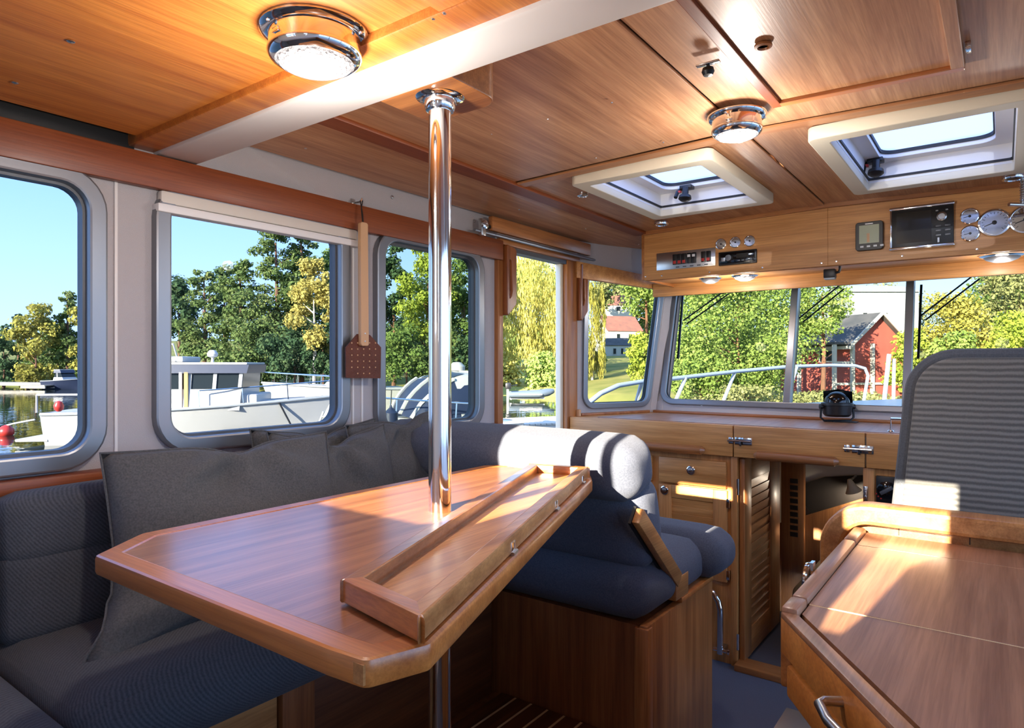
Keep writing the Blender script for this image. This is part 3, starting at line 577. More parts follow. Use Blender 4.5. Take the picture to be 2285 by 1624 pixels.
h = lf[0].lerp(lf[1], .6); MB().lathe((h.x, h.y, ZT+.012), (-.2, -1, 0), [(.005, 0), (.005, .0012), (0, .0014)], 12).build('plug', 'plug', fo)

# ------------------------------------------------------------------ dashboard
YD = 2.9
def dq(px, py, y=YD): v = at(px, py, y=y); return v.x, v.z
da = thing('dashboard', 'long teak dashboard shelf under the windscreen', 'dashboard', (-.8, 3.1, .92))
MB().prism([(-1.775, 2.905, 1.035), (1.1, 2.905, 1.035), (1.1, 3.49, 1.035), (-1.58, 3.49, 1.035), (-1.785, 2.99, 1.035)], (0, 0, .015)).build('top', 'dash_x', da)
plate('mat', rpoly([(-1.66, 2.935), (1.0, 2.935), (1.0, 3.40), (-1.52, 3.40)], .03), [], .003, pz_(1.0515), 'counter_y', da)
for a, b in ((-1.772, -.9445), (-.9395, -.4315), (-.4265, 1.1)): MB().box(a, b, 2.888, 2.908, .917, 1.053).build('fascia', 'dash_x', da, bevel=.003)
MB().box(-1.57, 1.05, 3.44, 3.475, 1.05, 1.064).build('back_rail', 'handle_x', da, bevel=.004); MB().prism([(-1.775, 2.99, 1.05), (-1.755, 2.98, 1.05), (-1.575, 3.42, 1.05), (-1.595, 3.43, 1.05)], (0, 0, .014)).build('side_rail', 'handle_x', da, bevel=.003)
for (a, b) in (((1326, 986), (1578, 1000)), ((1690, 1016), (1874, 1025))):
    xa, za = dq(*a); xb, zb = dq(*b); zz = (za+zb)/2
    MB().tube([(xa, 2.866, zz), (xa+.012, 2.86, zz), (xb-.012, 2.86, zz), (xb, 2.866, zz)], .017, 14, rs=[.010, .020, .020, .010]).build('grab_rail', 'handle_x', da, smooth=True)
    MB().box(xa+.005, xb-.005, 2.866, 2.89, zz-.009, zz+.009).build('rail_foot', 'handle_x', da, bevel=.003)
for (px, py, w) in ((1650, 983, .105), (1912, 1001, .11)):
    xc, zc = dq(px, py); sgn = 1
    LT = MB().box(xc-.015, xc+w*.55, 2.884, 2.888, zc-.016, zc+.016).build('barrel_bolt', 'chrome', da, bevel=.001)
    MB().box(xc-.042, xc-.022, 2.884, 2.888, zc-.014, zc+.014).build('keeper', 'chrome', LT, bevel=.001)
    MB().tube([(xc-.045, 2.879, zc), (xc+w*.5, 2.879, zc)], .0045, 8).build('bolt', 'steel', LT, smooth=True); MB().lathe((xc+.012, 2.879, zc), (0, -.5, -1), [(.004, 0), (.004, .016), (.006, .02), (0, .022)], 8).build('knob', 'black', LT, smooth=True)
p = at(1990, 955, z=1.055); rl = thing('shelf_rail', 'small chrome fiddle rail on the dashboard beside the helm', 'rail', (-.33, 3.0, 1.053))
pts = [at(1988, 962, z=1.055), at(1988, 962, z=1.055)+Vector((0, 0, .05)), at(1988, 962, z=1.055)+Vector((.30, .03, .05)), at(1988, 962, z=1.055)+Vector((.30, .03, 0))]
MB().tube(pts, .005, 8).build('tube', 'chrome', rl, smooth=True); MB().lathe(pts[0], (0, 0, 1), [(.012, 0), (.010, .004), (.005, .005)], 12).build('foot', 'chrome', rl); MB().lathe(pts[3], (0, 0, 1), [(.012, 0), (.010, .004), (.005, .005)], 12).build('foot', 'chrome', rl)
# compass
p = at(1868, 932, y=3.36); p.z = 1.053; T = thing('compass', 'black domed steering compass in a bracket on the dashboard', 'compass', p)
MB().lathe(p+Vector((0, 0, .025)), (0, 0, 1), [(.050, 0), (.060, .01), (.064, .05), (.068, .052), (.068, .062), (.058, .066)], 32).build('body', 'black', T, smooth=True)
MB().lathe(p+Vector((0, 0, .09)), (0, 0, 1), [(.055*math.cos(a), .050*math.sin(a)) for a in [k*math.pi/2/8 for k in range(9)]], 28).build('dome', 'blackgloss', T, smooth=True)
hd = [p+Vector((.062*math.cos(a), .0+.062*math.sin(a)*.6+.02, .085+.05*0)) for a in [k*math.pi/10 for k in range(11)]]
MB().grid([[v for v in hd], [v+Vector((0, -.01, .055))*1.0 for v in hd], [Vector((p.x, p.y+.03, p.z+.150))]*11]).build('hood', 'black', T, smooth=True)
u_ = Vector((_c, _s, 0))
MB().tube([p+u_*.074+Vector((0, 0, .07)), p+u_*.076+Vector((0, 0, .02)), p+u_*.060+Vector((0, 0, .005)), p-u_*.060+Vector((0, 0, .005)), p-u_*.076+Vector((0, 0, .02)), p-u_*.074+Vector((0, 0, .07))], .005, 8).build('bracket', 'black', T, smooth=True)
for s_ in (-1, 1): MB().lathe(p+u_*.066*s_+Vector((0, 0, .07)), u_*s_, [(.010, 0), (.012, .014), (0, .016)], 12).build('thumb_screw', 'black', T, smooth=True)
MB().box(p.x-.01, p.x+.085, p.y-.03, p.y+.03, p.z, p.z+.004).build('mount_plate', 'black', T, bevel=.001)

# ------------------------------------------------------------------ cabinets under the dashboard
def knob(par, x, z, y=2.895):
    K = MB().lathe((x, y, z), (0, -1, 0), [(.020, 0), (.020, .003), (.016, .006), (.013, .006)], 24).build('latch', 'chrome', par, smooth=True)
    MB().lathe((x, y-.003, z), (0, -1, 0), [(.011, 0), (.0105, .005), (.004, .007), (0, .0072)], 20).build('push_button', 'steel', K, smooth=True)
cb = thing('dash_cabinet', 'teak cabinet of drawers and louvred door under the port dashboard', 'cabinet', (-1.35, 3.2, 0))
MB().box(-1.775, -.932, 2.918, 3.45, .0, .915).build('carcass', 'dash_z', cb)
def drawer(x0, x1, z0, z1, kx=None):
    d = MB().box(x0, x1, 2.9, 2.919, z0, z1).build('drawer', 'dash_x', cb, bevel=.004)
    if kx: knob(d, kx, (z0+z1)/2+.01)
    return d
drawer(-1.293, -.977, .770, .889, -1.135); drawer(-1.74, -1.328, .770, .889); drawer(-1.74, -1.328, .712, .752)
def louvre_door(x0, x1, z0, z1, n, kside):
    D_ = thing('door', None, None, (x0, 2.905, z0)); D_.parent = cb; D_.location = Vector((x0, 2.905, z0))-Vector(cb.location)
    s_ = .062
    MB().box(x0, x0+s_, 2.898, 2.919, z0, z1).build('stile', 'dash_z', D_, bevel=.003); MB().box(x1-s_, x1, 2.898, 2.919, z0, z1).build('stile', 'dash_z', D_, bevel=.003)
    MB().box(x0+s_, x1-s_, 2.900, 2.918, z1-.058, z1).build('rail', 'dash_x', D_, bevel=.002); MB().box(x0+s_, x1-s_, 2.900, 2.918, z0, z0+.06).build('rail', 'dash_x', D_, bevel=.002)
    h = (z1-z0-.12)/n
    for k in range(n):
        zc = z0+.06+h*(k+.5)
        MB().obox(((x0+x1)/2, 2.911, zc), ((x1-x0)/2-s_, 0, 0), (0, .0045, 0), Vector((0, -.0022, h*.5))).build('slat', 'dash_x', D_)
    return D_
D_ = louvre_door(-1.293, -.973, .36, .762, 8, 0)
knob(cb, -1.262, .735)
louvre_door(-1.74, -1.328, .36, .70, 7, 0)
for zz in (.71, .395): MB().box(-.974, -.960, 2.893, 2.918, zz-.02, zz+.02).build('hinge', 'chrome', cb, bevel=.002)
for zz in (.785, .11): 
    MB().box(-.945, -.93, 2.908, 2.917, zz-.035, zz+.035).build('hinge_plate', 'chrome', cb, bevel=.001); MB().tube([(-.928, 2.908, zz-.035), (-.928, 2.908, zz+.035)], .006, 10).build('hinge_barrel', 'chrome', cb, smooth=True)
MB().box(-.957, -.930, 2.905, 2.93, .0, .915).build('face_post', 'dash_z', cb, bevel=.002)
# chrome grab tube low on the cabinet
xt, zt = at(1607, 1355, y=2.86).x, .26
gt = thing('boarding_tube', 'bent chrome tube handle low beside the seat box', 'handle', (xt, 2.86, .05))
MB().tube([(xt-.07, 2.905, .335), (xt-.06, 2.87, .332), (xt-.03, 2.86, .318), (xt-.008, 2.86, .285), (xt, 2.86, .25), (xt, 2.86, .06)], .014, 14).build('tube', 'chrome', gt, smooth=True)
MB().tube([(xt-.03, 2.86, .075), (xt+.03, 2.86, .075)], .008, 8).build('cross_pin', 'chrome', gt, smooth=True); MB().lathe((xt+.034, 2.86, .075), (1, 0, 0), [(.012, 0), (.012, .008), (0, .009)], 12).build('pin_head', 'chrome', gt); MB().box(xt-.015, xt+.015, 2.862, 2.917, .066, .084).build('foot', 'steel', gt)
# companionway: louvred door folded forward, starboard pilaster, forward cabin beyond
cd = thing('companionway_door', 'louvred teak door standing open into the forward cabin', 'door', (-.92, 3.2, 0))
MB().box(-.928, -.905, 2.93, 3.03, .02, .905).build('stile', 'teak_z', cd, bevel=.003); MB().box(-.928, -.905, 3.33, 3.50, .02, .905).build('stile', 'teak_z', cd, bevel=.003)
MB().box(-.926, -.907, 3.03, 3.33, .80, .905).build('rail', 'teak_y', cd, bevel=.002); MB().box(-.926, -.907, 3.03, 3.33, .02, .14).build('rail', 'teak_y', cd, bevel=.002)
for k in range(16):
    zc = .14+.66/16*(k+.5); MB().obox((-.915, 3.18, zc), (.0045, 0, 0), (0, .152, 0), Vector((.0022, 0, .0205))).build('slat', 'teak_y', cd)
pl = thing('helm_pilaster', 'narrow teak panel right of the companionway with a heater switch', 'panel', (-.3, 3.0, 0))
MB().box(-.435, .2, 2.918, 3.0, 0, .915).build('panel', 'dash_z', pl); MB().box(-.44, -.40, 2.905, 2.93, 0, .915).build('post', 'dash_z', pl, bevel=.002)
x0, z0 = dq(1955, 1120, 2.915); x1, z1 = dq(2010, 1065, 2.915)
sp_ = MB().box(x0, x1, 2.907, 2.918, z0, z1).build('switch_plate', 'black', pl, bevel=.004)
MB().lathe(((x0+x1)/2-.004, 2.907, (z0+z1)/2), (0, -1, 0), [(.034, 0), (.034, .006), (.028, .010), (0, .011)], 24).build('dial', 'blackgloss', sp_, smooth=True); MB().obox(((x0+x1)/2-.004, 2.894, (z0+z1)/2), (.020, 0, .014), (0, .006, 0), (-.004, 0, .006)).build('pointer', 'alu_dark', sp_, bevel=.002)
for a in (3.6, 3.9, 4.2, .2, -.1): MB().lathe(((x0+x1)/2-.004+.040*math.cos(a), 2.9065, (z0+z1)/2+.040*math.sin(a)), (0, -1, 0), [(.003, 0), (.003, .001), (0, .001)], 8).build('mark', 'red', sp_)
xh, zh = dq(1932, 1107, 2.905); MB().box(xh-.008, xh+.008, 2.899, 2.906, zh-.04, zh+.04).build('hinge_plate', 'chrome', pl, bevel=.001)
for k in (-.025, 0, .025): screw(pl, (xh, 2.899, zh+k), (0, -1, 0), .004)
th = MB().box(-.93, -.42, 2.86, 2.96, .0, .028).build('threshold', 'teak_x', bevel=.004); tag(th, 'teak threshold at the foot of the companionway', 'threshold')
# forward cabin interior
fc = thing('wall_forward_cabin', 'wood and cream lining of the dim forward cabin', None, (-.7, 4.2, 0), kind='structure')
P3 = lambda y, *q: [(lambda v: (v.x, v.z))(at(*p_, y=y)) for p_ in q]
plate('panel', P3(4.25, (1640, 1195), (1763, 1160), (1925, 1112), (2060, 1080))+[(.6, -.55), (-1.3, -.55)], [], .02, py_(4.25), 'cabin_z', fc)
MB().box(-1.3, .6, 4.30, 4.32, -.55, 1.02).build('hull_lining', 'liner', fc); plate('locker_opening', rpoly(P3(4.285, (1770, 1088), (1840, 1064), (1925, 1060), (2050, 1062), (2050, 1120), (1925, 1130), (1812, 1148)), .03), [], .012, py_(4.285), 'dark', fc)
MB().prism([(-1.3, 3.2, .93), (.6, 3.2, .93), (.6, 4.32, .80), (-1.3, 4.32, .80)], (0, 0, .02)).build('headliner', 'liner', fc); MB().box(-1.32, -1.30, 3.4, 4.3, -.55, .95).build('side_panel', 'cabin_z', fc); MB().box(.6, .62, 3.0, 4.3, -.55, .95).build('side_panel', 'cabin_z', fc)
MB().box(-1.08, -.95, 4.20, 4.245, -.55, .80).build('pilaster', 'cabin_z', fc, bevel=.003); 
for k in range(9): MB().obox((-1.005, 4.196, .30+.04*k), (.022, 0, 0), (0, .002, 0), (0, -.002, .014)).build('vent_slat', 'dark', fc)
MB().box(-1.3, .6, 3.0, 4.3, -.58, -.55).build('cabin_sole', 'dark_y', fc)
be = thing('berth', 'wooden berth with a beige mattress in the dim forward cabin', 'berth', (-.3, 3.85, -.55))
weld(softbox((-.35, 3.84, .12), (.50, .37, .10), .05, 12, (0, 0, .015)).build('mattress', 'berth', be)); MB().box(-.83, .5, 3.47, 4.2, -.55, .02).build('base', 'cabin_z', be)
p = at(1905, 1085, y=4.2); T = thing('reading_lamp', 'small reading lamp on the forward cabin bulkhead', 'lamp', p)
MB().lathe(p+Vector((0, 0, -.03)), (-.3, -.2, 1), [(.045, 0), (.026, .03), (.016, .06), (.010, .075), (0, .076)], 20).build('shade', 'cream', T, smooth=True); MB().tube([p+Vector((-.01, 0, .04)), p+Vector((0, .03, .05)), p+Vector((0, .09, .05))], .006, 8).build('arm', 'steel', T, smooth=True)
ld = bpy.data.lights.new('reading_bulb', 'POINT'); ld.energy = .9; ld.shadow_soft_size = .02; ld.color = (1, .85, .66); lo = bpy.data.objects.new('reading_bulb', ld); C.objects.link(lo); lo.location = (0, -.02, -.05); lo.parent = T

# ------------------------------------------------------------------ overhead console
YC = 3.05
def cq(px, py, y=YC): v = at(px, py, y=y); return v.x, v.z
co = thing('overhead_console', 'teak overhead instrument console above the windscreen', 'console', (-.5, 3.2, 1.73))
def fpanel(name, poly): return plate(name, poly, [], .02, py_(YC+.01), 'dash_x', co, bevel=.0015)
fpanel('fascia', [(-1.435, 1.737), (-.5965, 1.737), (-.5965, 1.99), (-1.435, 1.970)]); fpanel('fascia', [(-.5935, 1.737), (1.08, 1.737), (1.08, 1.955), (-.5935, 1.99)])
plate('top_moulding', [(-1.435, 1.961), (-.595, 1.981), (1.08, 1.945), (1.08, 1.963), (-.595, 1.999), (-1.435, 1.979)], [], .014, py_(YC-.006), 'teak_x', co, bevel=.002)
MB().prism([(-1.435, YC, 1.739), (1.08, YC, 1.739), (1.08, 3.44, 1.755), (-1.5, 3.44, 1.755)], (0, 0, .012)).build('underside', 'dash_x', co)
MB().tube([(-1.43, YC+.012, 1.742), (1.08, YC+.012, 1.742)], .010, 10).build('lip', 'leaf_y', co, smooth=True)
MB().box(-1.452, -1.435, YC, 3.44, 1.737, 1.965).build('end_panel', 'teak_y', co, bevel=.002)
hd_ = MB().box(-1.56, 1.08, 3.42, 3.444, 1.69, 1.765).build('header_board', 'dash_x', co, bevel=.002)
for px, py in ((1441, 617), (1477, 615), (1583, 607), (1701, 597), (1833, 587), (1866, 583), (2013, 571), (2180, 556)):
    xx, zz = cq(px, py); screw(co, (xx, YC, zz), (0, -1, 0), .005)
def gauge(px, py, r, label, ang=-2.3):
    x, z = cq(px, py); T = thing('gauge', label, 'gauge', (x, YC, z), group=None)
    MB().lathe((x, YC, z), (0, -1, 0), [(r, -.002), (r*1.02, .005), (r*.97, .011), (r*.87, .012), (r*.85, .007)], 36).build('bezel', 'chrome', T, smooth=True)
    dl = MB().lathe((x, YC, z), (0, -1, 0), [(r*.87, .002), (r*.86, .0065), (0, .0065)], 32).build('face', 'dial', T)
    n = 9 if r < .04 else 17
    tk = MB()
    for k in range(n):
        a = math.radians(225-270*k/(n-1)); u = Vector((math.cos(a), 0, math.sin(a))); w = Vector((-u.z, 0, u.x)); l_ = .10 if k % 2 else .16
        tk.obox(Vector((x, YC-.0068, z))+u*r*(.76-l_/2), u*r*l_/2, w*r*.016, (0, .0003, 0))
    tk.build('scale_marks', 'black', dl)
    u = Vector((math.cos(ang), 0, math.sin(ang))); w = Vector((-u.z, 0, u.x)); MB().obox(Vector((x, YC-.0082, z))+u*r*.28, u*r*.36, w*r*.028, (0, .0004, 0)).build('needle', 'black', dl)
    MB().lathe((x, YC-.0065, z), (0, -1, 0), [(r*.16, 0), (r*.14, .003), (0, .0035)], 16).build('hub', 'black', dl)
gauge(1610, 545, .0255, 'leftmost of the three small round gauges over the stereo', -.6); gauge(1642, 541, .0255, 'middle of the three small round gauges over the stereo', 2.6); gauge(1674, 538, .0255, 'rightmost of the three small round gauges over the stereo', 2.8)
gauge(2164, 483, .031, 'upper small round gauge beside the chartplotter', 3.3); gauge(2165, 521, .031, 'lower small round gauge beside the chartplotter', 3.3); gauge(2219, 497, .0515, 'large round tachometer right of the chartplotter', 3.5); gauge(2289, 490, .0515, 'large round gauge cut by the right picture edge', 3.5)
def cbox(px0, py0, px1, py1): x0, z1 = cq(px0, py0); x1, z0 = cq(px1, py1); return x0, x1, z0, z1
# switch panel
x0, z_ = cq(1466, 585); x1, _ = cq(1597, 572); zc = z_; T = thing('switch_panel', 'brushed metal switch panel with black rocker switches', 'switch panel', ((x0+x1)/2, YC, zc)); hh = .042
MB().box(x0, x1, YC-.005, YC, zc-hh, zc+hh).build('plate', 'steel', T, bevel=.001)
for k, (fx, rd) in enumerate(((.33, 1), (.41, 1), (.49, 1), (.575, 0), (.655, 0), (.81, 1), (.895, 1))):
    xc = x0+(x1-x0)*fx; R_ = MB().box(xc-.0105, xc+.0105, YC-.014, YC-.005, zc-.022, zc+.028).build('rocker', 'black', T, bevel=.002)
    MB().box(xc-.007, xc+.007, YC-.0155, YC-.0138, zc-.018 if rd else zc+.008, zc-.004 if rd else zc+.02).build('lens', 'red' if rd else 'white', R_)
for k in range(5): MB().box(x0+(x1-x0)*(.34+.12*k), x0+(x1-x0)*(.40+.12*k), YC-.0056, YC-.005, zc-.036, zc-.031).build('legend', 'alu_dark', T)
# stereo
x0, z_ = cq(1605, 578); x1, _ = cq(1690, 571); zc = z_-.002; T = thing('car_stereo', 'black car stereo below the three small gauges', 'stereo', ((x0+x1)/2, YC, zc))
MB().box(x0, x1, YC-.012, YC, zc-.031, zc+.031).build('surround', 'black', T, bevel=.003); MB().box(x0+.008, x1-.008, YC-.018, YC-.012, zc-.024, zc+.024).build('front', 'blackgloss', T, bevel=.003)
MB().lathe((x0+.05, YC-.018, zc), (0, -1, 0), [(.015, 0), (.014, .010), (0, .011)], 20).build('volume_knob', 'alu_dark', T, smooth=True); MB().box(x0+.085, x1-.035, YC-.0187, YC-.018, zc-.004, zc+.016).build('display', 'screen', T)
MB().box(x0+.014, x0+.034, YC-.0195, YC-.018, zc-.014, zc+.004).build('button', 'alu', T, bevel=.001)
for k in range(5): MB().box(x0+.09+.018*k, x0+.102+.018*k, YC-.0192, YC-.018, zc-.018, zc-.012).build('button', 'alu_dark', T)
# wind / depth instrument
x0, z0 = cq(1912, 553); x1, z1 = cq(1971, 502); T = thing('depth_instrument', 'small square instrument display left of the chartplotter', 'display', ((x0+x1)/2, YC, z0)); zc = (z0+z1)/2
plate('case', rrect(x0, x1, zc-.056, zc+.056, .01), [], .02, py_(YC-.010), 'black', T, bevel=.002); MB().box(x0+.012, x1-.012, YC-.0235, YC-.021, zc-.030, zc+.044).build('lcd', 'lcd', T)
for k in range(4): MB().box(x0+.016+.024*k, x0+.028+.024*k, YC-.024, YC-.022, zc-.046, zc-.039).build('button', 'alu', T)
MB().box((x0+x1)/2-.014, (x0+x1)/2+.014, YC-.0235, YC-.022, zc+.047, zc+.051).build('badge', 'white', T)
MB().box((x0+x1)/2-.008, (x0+x1)/2+.002, YC-.0238, YC-.0234, zc-.026, zc+.01).build('needle_mark', 'beech', T)
# chartplotter
x0, z0 = cq(1988, 552); x1, z1 = cq(2129, 462); zc = (cq(1988, 512)[1]+cq(2129, 502)[1])/2; T = thing('chartplotter', 'black chartplotter with chrome edges in the console', 'chartplotter', ((x0+x1)/2, YC, zc-.08)); hh = .079
MB().box(x0, x1, YC-.022, YC, zc-hh, zc+hh).build('case', 'black', T, bevel=.004)
for s_ in (-1, 1): MB().box(x0-.003, x1+.003, YC-.026, YC-.002, zc+s_*hh-.006, zc+s_*hh+.006).build('chrome_edge', 'chrome', T, bevel=.003)
MB().box(x0-.001, x0+.006, YC-.024, YC-.001, zc-hh+.004, zc+hh-.004).build('chrome_side', 'chrome', T, bevel=.002)
MB().box(x0+.022, x1-.072, YC-.0245, YC-.022, zc-.060, zc+.060).build('screen', 'screen', T)
MB().lathe((x1-.038, YC-.022, zc+.030), (0, -1, 0), [(.017, 0), (.017, .006), (.012, .008), (.011, .006), (0, .006)], 20).build('cursor_knob', 'steel', T, smooth=True)
for k in range(6): MB().box(x1-.058+.030*(k % 2), x1-.040+.030*(k % 2), YC-.0245, YC-.022, zc-.008-.018*(k//2), zc-.001-.018*(k//2)).build('key', 'alu_dark', T, bevel=.0008)
for dx in (-.016, .016): MB().box(x1-.038+dx-.004, x1-.038+dx+.004, YC-.0238, YC-.022, zc+.052, zc+.057).build('key', 'alu', T)
MB().box(x1-.052, x1-.046, YC-.0245, YC-.022, zc-.068, zc-.05).build('card_slot', 'alu', T)
# lamps under the console and the little camera-like sensor
for px, py, r, lab in ((1585, 612, .055, 'dark underside lamp at the left end of the console'), (1662, 608, .062, 'bright glass underside lamp below the stereo'), (2236, 556, .075, 'chrome underside lamp below the right-hand gauges')):
    p = at(px, py, y=3.20); p.z = 1.7435; T = thing('underside_lamp', lab, 'lamp', p)
    MB().lathe(p, (0, 0, -1), [(r, -.002), (r, .004), (r*.86, .010), (r*.8, .010)], 36).build('rim', 'chrome', T, smooth=True)
    MB().lathe(p, (0, 0, -1), [(r*.85, .006), (r*.7, .018), (r*.4, .027), (0, .030)], 32).build('lens', 'lens' if 'bright' in lab else 'alu', T, smooth=True)
    ld = bpy.data.lights.new('underside_bulb', 'POINT'); ld.energy = .9; ld.shadow_soft_size = .03; ld.color = (1, .92, .84); lo = bpy.data.objects.new('underside_bulb', ld); C.objects.link(lo); lo.location = (0, 0, -.075); lo.parent = T
xx, zz = cq(1855, 610, 3.12); T = thing('light_sensor', 'small black box on a bent arm under the console', 'sensor', (xx, 3.12, zz))
MB().box(xx-.028, xx+.018, 3.10, 3.14, zz-.02, zz+.018).build('body', 'black', T, bevel=.003); MB().box(xx-.026, xx+.016, 3.102, 3.138, zz-.025, zz-.02).build('window', 'alu', T); MB().tube([(xx+.018, 3.12, zz+.002), (xx+.03, 3.12, zz+.004), (xx+.034, 3.12, zz+.015), (xx+.034, 3.12, 1.742)], .006, 8).build('arm', 'black', T, smooth=True)

# ------------------------------------------------------------------ galley counter
ZG = .92
A = Vector((-.291, 1.128)); dg = Vector((.5606, -.828)).normalized(); ng = Vector((-dg.y*-1, 0)); ng = Vector((dg.y, -dg.x))          # ng points to the aisle
if ng.x > 0: ng = -ng
B = A+dg*1.45
ga = thing('galley_counter', 'teak galley counter with clipped corner in the right foreground', 'galley counter', (.3, 1.2, 0))
body = [A, Vector((-.291, 1.80)), Vector((1.1, 1.80)), Vector((1.1, -.55)), Vector((B.x+.2, -.55)), B]
plate('base', inset(body, .055), [], .80, pz_(.40), 'teak_z', ga)
plate('core', inset(body, .03), [], .10, pz_(.852), 'teak_z', ga)
def dpt(s_, off=0): v = A+dg*s_+ng*off; return v
def slab(name, s0, s1, o0, o1, z0, z1, m, bev): # a board along the clipped face
    return MB().prism([(*dpt(s0, o0), z0), (*dpt(s1, o0), z0), (*dpt(s1, o1), z0), (*dpt(s0, o1), z0)], (0, 0, z1-z0)).build(name, m, ga, bevel=bev)
dr = slab('drawer_front', .0, 1.42, -.02, .0, .851, .912, 'galley_x', .004); slab('lower_drawer_front', .012, 1.42, -.026, -.004, .786, .838, 'galley_x', .006)
MB().box(-.291, -.271, 1.125, 1.79, .796, .912).build('side_panel', 'teak_y', ga, bevel=.005)
Z0 = ZG-.006
cuts = [(.60, 1.196), (1.200, 1.652), (1.656, 1.79)]
def clip(y0, y1):
    lo = []
    ln = lambda y: (A+dg*((y-A.y)/dg.y)).x+.03
    xa = -.262
    if y0 < A.y: return [(max(ln(y0), xa), y0), (1.09, y0), (1.09, y1), (xa, y1), (xa, A.y+.03)]
    return [(xa, y0), (1.09, y0), (1.09, y1), (xa, y1)]
plate('lid', [(dpt(1.42, -.03).x, dpt(1.42, -.03).y), (1.09, -.5), (1.09, 1.196), (-.262, 1.196), (-.262, A.y+.018)], [], .014, pz_(Z0-.007), 'counter_y', ga)
for c in cuts[1:]: plate('lid', clip(*c), [], .014, pz_(Z0-.007), 'counter_y', ga, bevel=.001)
for yy in (1.198, 1.654): MB().box(-.262, 1.09, yy-.0012, yy+.0012, Z0-.014, Z0+.0004).build('lid_edge', 'holly', ga)
for (a, b) in ((A.y+.0, 1.193), (1.197, 1.650), (1.654, 1.79)): MB().box(-.291, -.264, a, b, Z0-.008, ZG+.006).build('fiddle_rail', 'counter_y', ga, bevel=.006)
MB().prism([(*dpt(0, 0), Z0-.008), (*dpt(1.42, 0), Z0-.008), (*dpt(1.42, -.024), Z0-.008), (*dpt(.014, -.024), Z0-.008)], (0, 0, .012)).build('edge_rail', 'counter_y', ga, bevel=.003)
def onG(px, py):
    r = at(px, py, d=1)-Vector((0, 0, EYE)); k = ng.dot(A)/(ng.x*r.x+ng.y*r.y); return Vector((0, 0, EYE))+r*k
h0, h1 = onG(1878, 1535), onG(1982, 1612); n3 = Vector((ng.x, ng.y, 0)); zc = .882
s0 = (h0.to_2d()-A).dot(dg); s1 = (h1.to_2d()-A).dot(dg)
HP = [Vector((*dpt(s0, 0), zc)), Vector((*dpt(s0, .022), zc)), Vector((*dpt(s0+.008, .032), zc)), Vector((*dpt((s0+s1)/2-.01, .038), zc)), Vector((*dpt(s1-.02, .034), zc)), Vector((*dpt(s1-.004, .026), zc)), Vector((*dpt(s1, 0), zc))]
MB().tube(HP, .0065, 14).build('drawer_handle', 'steel', ga, smooth=True)
# forward end panel with a rounded frame
Ye = 1.80
plate('end_panel', rpoly([(-.345, .3), (1.1, .3), (1.1, .955), (-.345, .955)], [0, 0, .02, .085], 8), [], .03, py_(Ye+.042), 'leaf_y', ga)
fo_ = rpoly([(-.358, .3), (1.1, .3), (1.1, .970), (-.358, .970)], [0, 0, .02, .10], 10)
plate('end_frame', fo_, [rpoly([(-.325, .32), (1.08, .32), (1.08, .943), (-.325, .943)], [0, 0, .02, .07], 10)], .055, py_(Ye+.022), 'leaf_y', ga, bevel=.010)
for xx in (-.20, -.06, .08, .22): MB().box(xx-.001, xx+.001, Ye+.0262, Ye+.028, .91, .943).build('groove', 'dark', ga)
p = at(1808, 1287, x=-.30); T = thing('chrome_ring_latch', 'chrome ring peeking out from the galley side', 'latch', p)
MB().tube([p+Vector((-.004, .028*math.cos(a), .028*math.sin(a)-.005)) for a in [k*2*math.pi/20 for k in range(21)]], .005, 8, False).build('ring', 'chrome', T, smooth=True); MB().box(-.293, p.x+.001, p.y-.01, p.y+.01, p.z+.015, p.z+.03).build('mount', 'chrome', T)
v = at(1757, 1590, z=.30); T = thing('cooler_box', 'grey metal box low beside the galley base', 'box', (v.x+.06, v.y, 0)); MB().box(v.x, v.x+.2, v.y-.24, v.y, 0, .30).build('body', 'alu', T, bevel=.006); MB().box(v.x-.004, v.x+.2, v.y-.24, v.y+.004, 0.30, .315).build('lid', 'alu', T, bevel=.004)

# ------------------------------------------------------------------ helm seat
hs = thing('pilot_chair', 'grey upholstered helm seat seen from behind', 'seat', (.04, 2.25, 0))
lean = Matrix.Translation((0, 2.13, .62)) @ Matrix.Rotation(math.radians(-7), 4, 'X') @ Matrix.Translation((0, -2.13, -.62))
sx0, sx1, sz0, sz1 = -.245, .33, .62, 1.348
outl = rpoly([(sx0-.015, sz0), (sx1+.015, sz0), (sx1-.045, sz1), (sx0+.045, sz1)], [.03, .03, .11, .11], 12)
plate('backrest', outl, [], .05, lean @ py_(2.14), 'piping', hs, bevel=.018); plate('mesh_panel', inset(outl, .016), [], .012, lean @ py_(2.096), 'mesh', hs, bevel=.006)
weld(softbox((.04, 2.38, .60), (.28, .24, .06), .05, 12, (0, 0, .01)).build('seat_cushion', 'sofa', hs)); MB().lathe((.04, 2.38, 0), (0, 0, 1), [(.16, 0), (.16, .02), (.06, .03), (.05, .52), (.10, .54)], 24).build('pedestal', 'steel', hs, smooth=True)

